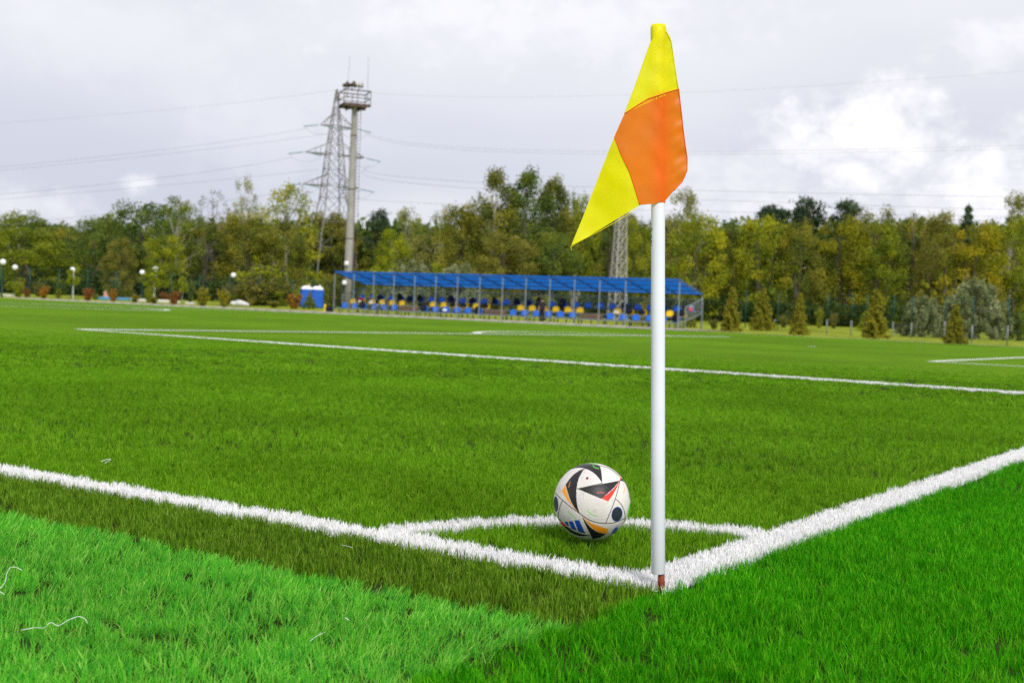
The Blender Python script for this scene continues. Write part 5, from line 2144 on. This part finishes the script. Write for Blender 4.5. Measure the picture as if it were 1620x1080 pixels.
def lumps(name, label, cat, px, yb, parts, mat):
    p = at(px, yb, lawn_d(px, yb))
    t_ = thing(name, label, cat, (p.x, p.y, gz(p.x, p.y)))
    for i, (ox, oz, rx, rz_, mm) in enumerate(parts):
        bm = bmesh.new()
        bmesh.ops.create_icosphere(bm, subdivisions=3, radius=1)
        for v in bm.verts:
            q = v.co.copy()
            v.co = Vector((q.x * rx, q.y * rx * .8, q.z * rz_)) * (1 + .13 * math.sin(q.x * 6 + i) * math.cos(q.z * 5 + q.y * 4 + i))
            v.co.z = max(v.co.z, -rz_ * .75)
        me = bpy.data.meshes.new('lump')
        bm.to_mesh(me)
        bm.free()
        me.materials.append(M[mm])
        me.polygons.foreach_set('use_smooth', [True] * len(me.polygons))
        o = link('sack', me, t_)
        o.location = (ox, random.uniform(-.1, .1), oz)
    return t_


M['grey_sack'] = simple('grey_white_sack', (.50, .52, .53), .7)
lumps('sack_pile', 'pile of white and grey sacks on the grass by the big bush', 'sacks', 378, 484, [(-.42, .16, .28, .2, 'pale_board'), (-.05, .20, .34, .25, 'grey_sack'), (.33, .17, .32, .22, 'pale_board'), (.62, .12, .2, .15, 'grey_sack'), (.05, .34, .22, .12, 'pale_board')], None)
lumps('pink_bundle', 'pale pink upright bundle behind the left blue board', 'bundle', 167, 473, [(0, .22, .17, .28, 'pink'), (-.04, .50, .13, .16, 'pink'), (.12, .2, .12, .24, 'pink')], None)
lumps('white_sack', 'single small white sack between the red shrubs', 'sack', 282, 480.5, [(0, .1, .14, .12, 'pale_board'), (.06, .14, .08, .08, 'grey_sack')], None)

# ------------------------------------------------------------------ fences
M['post_green'] = simple('green_fence_post', (.004, .065, .05), .5, .3)
M['post_grey'] = simple('bare_fence_post', (.24, .255, .28), .5, .4, .2)
M['wire'] = simple('green_fence_wire', (.01, .07, .05), .5, .3)
fr_ = thing('fence', 'thin green post fence with grey post feet, right of the stand', 'fence', (0, 0, 0))
FP = [(1128, 458, 513, 0), (1178.6, 459, 520.5, 0), (1230, 461, 523, 0), (1307.5, 463.5, 528.5, .36), (1346, 465, 530, .36), (1369.5, 466, 531, .36), (1412, 467, 532.5, .36), (1441, 468.5, 535, .37), (1493.5, 468.5, 540.5, .45), (1537, 469.5, 542.5, .4), (1593, 472, 545.5, .42), (1655, 474, 549, .4), (1730, 477, 553, .4)]
tops, bots = [], []
for px, yt, yb, gfrac in FP:
    g_ = gp(px, yb)
    H = at(px, yt, g_.y).z
    if gfrac:
        MB().path([(g_.x, g_.y, -.05), (g_.x, g_.y, H * gfrac)], .036, 8).build('post_foot', M['post_grey'], fr_, True)
    MB().path([(g_.x, g_.y, H * gfrac - (.05 if not gfrac else 0)), (g_.x, g_.y, H)], .034, 8).build('post', M['post_green'], fr_, True)
    tops.append(Vector((g_.x, g_.y, H)))
for k in (.12, .3, .5, .7, .88, .98):
    MB().path([Vector((q.x, q.y, q.z * k)) for q in tops], .006, 4).build('wire', M['wire'], fr_)
fl_ = thing('fence', 'thin dark green post fence before the wood on the left', 'fence', (0, 0, 0))
tops = []
for px in (-85, -41, 3, 48, 94, 139, 183.5, 228, 272, 316, 362, 408, 463, 499, 541):
    q = at(px, 421 + .045 * px, 99 + .012 * px)
    zg = gz(q.x, q.y)
    MB().path([(q.x, q.y, zg - .05), (q.x, q.y, q.z)], .04, 8).build('post', M['post_green'], fl_, True)
    tops.append((q, zg))
for k in (.06, .2, .35, .5, .65, .8, .97):
    MB().path([Vector((q.x, q.y, zg + (q.z - zg) * k)) for q, zg in tops], .009, 4).build('wire', M['wire'], fl_)

# ------------------------------------------------------------------ pylon, mast, lattice tower, power lines
M['pylon'] = simple('weathered_galvanised', (.21, .195, .185), .65, .3, .2, var=.15, scale=1)
M['insul'] = simple('green_glass_insulator', (.05, .22, .16), .25, .5)
M['concrete'] = simple('mast_concrete', (.33, .315, .30), .85, .2, var=.12, scale=1.5)
M['rust'] = simple('brown_rusty_steel', (.12, .085, .07), .8, .2, var=.3, scale=3)
M['cable'] = simple('power_cable', (.26, .26, .28), .6)


def lattice(parent, base, rz, levels, r, mat, names_=('leg', 'brace', 'ring'), brace_from=0):
    """square tapering lattice; levels = [(z, half-width)]; legs, X braces and rings are parts"""
    M3 = Matrix.Rotation(rz, 3, 'Z')
    cor = [(-1, -1), (1, -1), (1, 1), (-1, 1)]

    def P(k, c):
        z, h = levels[k]
        return M3 @ Vector((cor[c % 4][0] * h, cor[c % 4][1] * h, z))
    for c in range(4):
        MB().path([P(k, c) for k in range(len(levels))], [r * (1.25 - .6 * k / len(levels)) for k in range(len(levels))], 5).build(names_[0], mat, parent)
    for k in range(len(levels) - 1):
        bb = MB()
        for c in range(4):
            bb.path([P(k, c), P(k + 1, c + 1)], r * .5, 4)
            bb.path([P(k, c + 1), P(k + 1, c)], r * .5, 4)
        bb.build(names_[1], mat, parent)
        bb = MB()
        for c in range(4):
            bb.path([P(k + 1, c), P(k + 1, c + 1)], r * .5, 4)
        bb.build(names_[2], mat, parent)


DP = 150.0
pb = at(521, 470, DP)
zg = gz(pb.x, pb.y)
py = thing('power_pylon', 'tall grey lattice pylon with three pairs of arms left of the mast', 'pylon', (pb.x, pb.y, zg))


def pz(y, x=527):
    return at(x, y, DP).z - zg


sP = DP / F_PX
lv = [(0, 2.95), (pz(392), 2.12), (pz(352), 1.66), (pz(313), 1.24), (pz(292), 1.14), (pz(268), 1.0), (pz(243), .85), (pz(220), .68), (pz(198), .54), (pz(170), .3), (pz(142), .08)]
lattice(py, None, R(28), lv, .075, M['pylon'])
ad = (RIGHT * 1.0)
ad = Vector((ad.x, .55, 0)).normalized()
wires = []
for (ya, Ll, Rl) in ((200, 22, 28), (245, 42, 44), (295, 44, 36)):
    z = pz(ya)
    for s, Lp in ((-1, Ll), (1, Rl)):
        e = ad * (s * Lp * sP * 1.15) + Vector((0, 0, z))
        arm = MB()
        hw = [h for zz_, h in lv if zz_ <= z + .1][-1]
        for q in (-1, 1):
            side = Vector((-ad.y, ad.x, 0)) * q * hw * .8
            arm.path([ad * s * hw * .6 + side + Vector((0, 0, z)), e], .08, 4)
            arm.path([ad * s * hw * .4 + side + Vector((0, 0, z + 1.5)), e], .05, 4)
        for f in (.35, .65):
            arm.path([ad * s * (hw + (e.length * 0 + Lp * sP - hw) * f) + Vector((0, 0, z)), ad * s * (hw + (Lp * sP - hw) * f) + Vector((0, 0, z + 1.5 * (1 - f)))], .04, 4)
        arm.build('cross_arm', M['pylon'], py)
        for q in (-1, 1):
            wd = Vector((q * .94, .2 * q, -.16)).normalized()
            pr = []
            for k in range(15):
                pr.append((.075 if k % 2 else .035, .12 * k))
            rot = wd.to_track_quat('Z', 'Y').to_matrix()
            MB().lathe(pr, 8, e + wd * .25, rot).build('insulator', M['insul'], py, True)
            wires.append((py.location + e + wd * 2.1, q))
        MB().path([e + Vector((-2.0, -.4, -.3)), e + Vector((-.8, -.2, -1.1)), e + Vector((.8, .2, -1.1)), e + Vector((2.0, .4, -.3))], .022, 4).build('jumper_wire', M['cable'], py)


def wire(label, pts3, r=.017):
    """hanging cable: quadratic sag through three points"""
    a, m_, c = [Vector(q) for q in pts3]
    bb = MB()
    pl = []
    for i in range(25):
        t = i / 24
        pl.append(a * (1 - t) * (1 - 2 * t) + m_ * 4 * t * (1 - t) + c * t * (2 * t - 1))
    bb.path(pl, r, 4)
    o = bb.build('power_line', M['cable'])
    tag(o, label, 'cable', 'power lines crossing the sky')


apex = py.location + Vector((0, 0, lv[-1][0]))
lw = [('upper wire from the top left pylon arm to the left edge', (486, 203), (240, 239), (-160, 279), 150, 128),
      ('lower wire of the top left pair leaving the pylon', (516, 212), (250, 245), (-160, 284), 153, 130),
      ('upper wire from the middle left pylon arm to the left edge', (462, 249), (240, 283), (-160, 322), 150, 126),
      ('lower wire of the middle left pair leaving the pylon', (505, 268), (250, 294), (-160, 328), 153, 128),
      ('wire from the lowest left pylon arm running into the trees', (452, 302), (300, 324), (-160, 372), 150, 124)]
for lab, a, m_, c, d0, d1 in lw:
    wire(lab, (at(*a, d0), at(*m_, (d0 + d1) / 2), at(*c, d1)))
wire('topmost thin wire from the pylon tip to the left edge', (apex, at(250, 175, 140), at(-160, 205, 128)), .011)
rw = [('wire from the top right pylon arm passing behind the flag', (575, 207), (900, 239), (1760, 226), 150, 150),
      ('second wire from the top right arm, just below the first', (577, 210), (900, 243.5), (1760, 231), 153, 153),
      ('upper wire from the middle right pylon arm to the tall trees', (585, 262), (830, 292), (1760, 314), 150, 160),
      ('lower wire from the middle right pylon arm to the tall trees', (580, 268), (830, 303), (1760, 336), 153, 162),
      ('wire from the lowest right pylon arm running into the trees', (572, 302), (760, 325), (1760, 345), 150, 165)]
for lab, a, m_, c, d0, d1 in rw:
    wire(lab, (at(*a, d0), at(*m_, (d0 + d1) / 2), at(*c, d1)))
wire('topmost thin wire from the pylon tip to the right edge', (apex, at(1000, 150, 150), at(1760, 101, 150)), .011)

# concrete mast with platform
DM = 106.0
mb0 = at(549, 488, DM)
zg = gz(mb0.x, mb0.y)
mast = thing('floodlight_mast', 'tall round concrete mast with railed platform behind the stand', 'mast', (mb0.x, mb0.y, zg))
sM = DM / F_PX


def mz(y):
    return at(560, y, DM).z - zg


MB().lathe([(.37, -.1), (.345, mz(400)), (.27, mz(250)), (.215, mz(172)), (.29, mz(170)), (.29, mz(166))], 28).build('shaft', M['concrete'], mast, True)
for yq in (215, 300, 378):
    MB().lathe([(.265 + .08 * (yq - 215) / 165, mz(yq) - .05), (.265 + .08 * (yq - 215) / 165, mz(yq) + .05)], 20).build('band', M['rust'], mast)
zp = mz(167)
rotm = Matrix.Rotation(R(20), 3, 'Z')
pf = MB()
for k in range(6):
    pf.box(rotm @ Vector((-1.0 + .4 * k, 0, zp)), (.3, 2.1, .10), rotm)
pf.box(rotm @ Vector((0, -.95, zp - .12)), (2.3, .12, .16), rotm).box(rotm @ Vector((0, .95, zp - .12)), (2.3, .12, .16), rotm)
pf.box(rotm @ Vector((-.5, 0, zp - .24)), (.14, 2.2, .18), rotm).box(rotm @ Vector((.5, 0, zp - .24)), (.14, 2.2, .18), rotm)
pf.build('platform', M['rust'], mast)
for (sx, sy) in ((-1, -1), (1, -1), (1, 1), (-1, 1), (0, -1), (0, 1)):
    q = rotm @ Vector((sx * 1.12, sy * 1.02, 0))
    MB().path([q + Vector((0, 0, zp)), q + Vector((0, 0, zp + 1.15))], .035, 6).build('rail_post', M['rust'], mast)
for hz in (.5, 1.12):
    pts = [rotm @ Vector((sx * 1.12, sy * 1.02, zp + hz)) for sx, sy in ((-1, -1), (1, -1), (1, 1), (-1, 1), (-1, -1))]
    bb = MB()
    for a, c in zip(pts[:-1], pts[1:]):
        bb.path([a, c], .035 if hz < 1 else .05, 6)
    bb.build('platform_rail', M['rust'], mast)
hd = rotm @ Vector((-1.05, -1.0, zp + 1.45))
for k, (dx_, dd) in enumerate(((0, .0), (.55, .08), (1.15, .1))):
    fl = MB()
    ax_ = Vector((.9, -.4, .12)).normalized().to_track_quat('Z', 'Y').to_matrix()
    fl.lathe([(.05, -.3), (.14, -.22), (.17, 0), (.19, .16), (.30, .22)], 16, hd + rotm @ Vector((dx_, 0, dd)), ax_)
    fl.build('floodlight', M['rust'] if k < 2 else M['pale_board'], mast, True)
    MB().path([hd + rotm @ Vector((dx_, 0, dd)), hd + rotm @ Vector((dx_, .02, -.42))], .04, 6).build('bracket', M['rust'], mast)
for (xb, yb_, xt, yt_) in ((549.5, 146, 553.5, 89), (581.5, 150, 583.3, 89)):
    a, c = at(xb, yb_, DM) - mast.location, at(xt, yt_, DM) - mast.location
    MB().path([a + Vector((0, 0, -.5)), a], .04, 6).build('aerial_mount', M['rust'], mast)
    MB().path([a, c], [.022, .012], 6).build('aerial', M['cable'], mast)
ld = MB()
for s in (-.13, .13):
    ld.path([Vector((.54 + s, -.15, 2.5)), Vector((.44 + s, -.12, zp))], .022, 5)
for k in range(48):
    f = k / 47
    z = 2.6 + (zp - 2.8) * f
    x = .54 - .10 * f
    ld.path([Vector((x - .13, -.14, z)), Vector((x + .13, -.14, z))], .014, 4)
ld.build('ladder', M['rust'], mast)
for (xq, yq) in ((548.5, 416.5), (545, 447)):
    q = at(xq, yq, DM - .6) - mast.location
    MB().rbox(q, (.36, .25, .36), .08).build('lamp_box', M['white_plastic'], mast, True)

# narrow lattice tower behind the stand
DT = 98.0
tb_ = at(976, 500, DT)
zg = gz(tb_.x, tb_.y)
tw = thing('lattice_tower', 'narrow pale lattice tower behind the right part of the stand', 'tower', (tb_.x, tb_.y, zg))
zt0 = at(977, 252, DT).z - zg
lvT = []
NL = 13
for k in range(NL + 1):
    f = (k / NL)
    lvT.append((zt0 * f, .56 * (1 - f) + .17 * f))
M['tower'] = simple('pale_tower_steel', (.42, .40, .38), .6, .3, .2, var=.1, scale=1)
lattice(tw, None, R(24), lvT, .05, M['tower'])
MB().lathe([(.02, zt0), (.02, zt0 + .9), (.005, zt0 + 1.0)], 8).build('lightning_rod', M['tower'], tw)
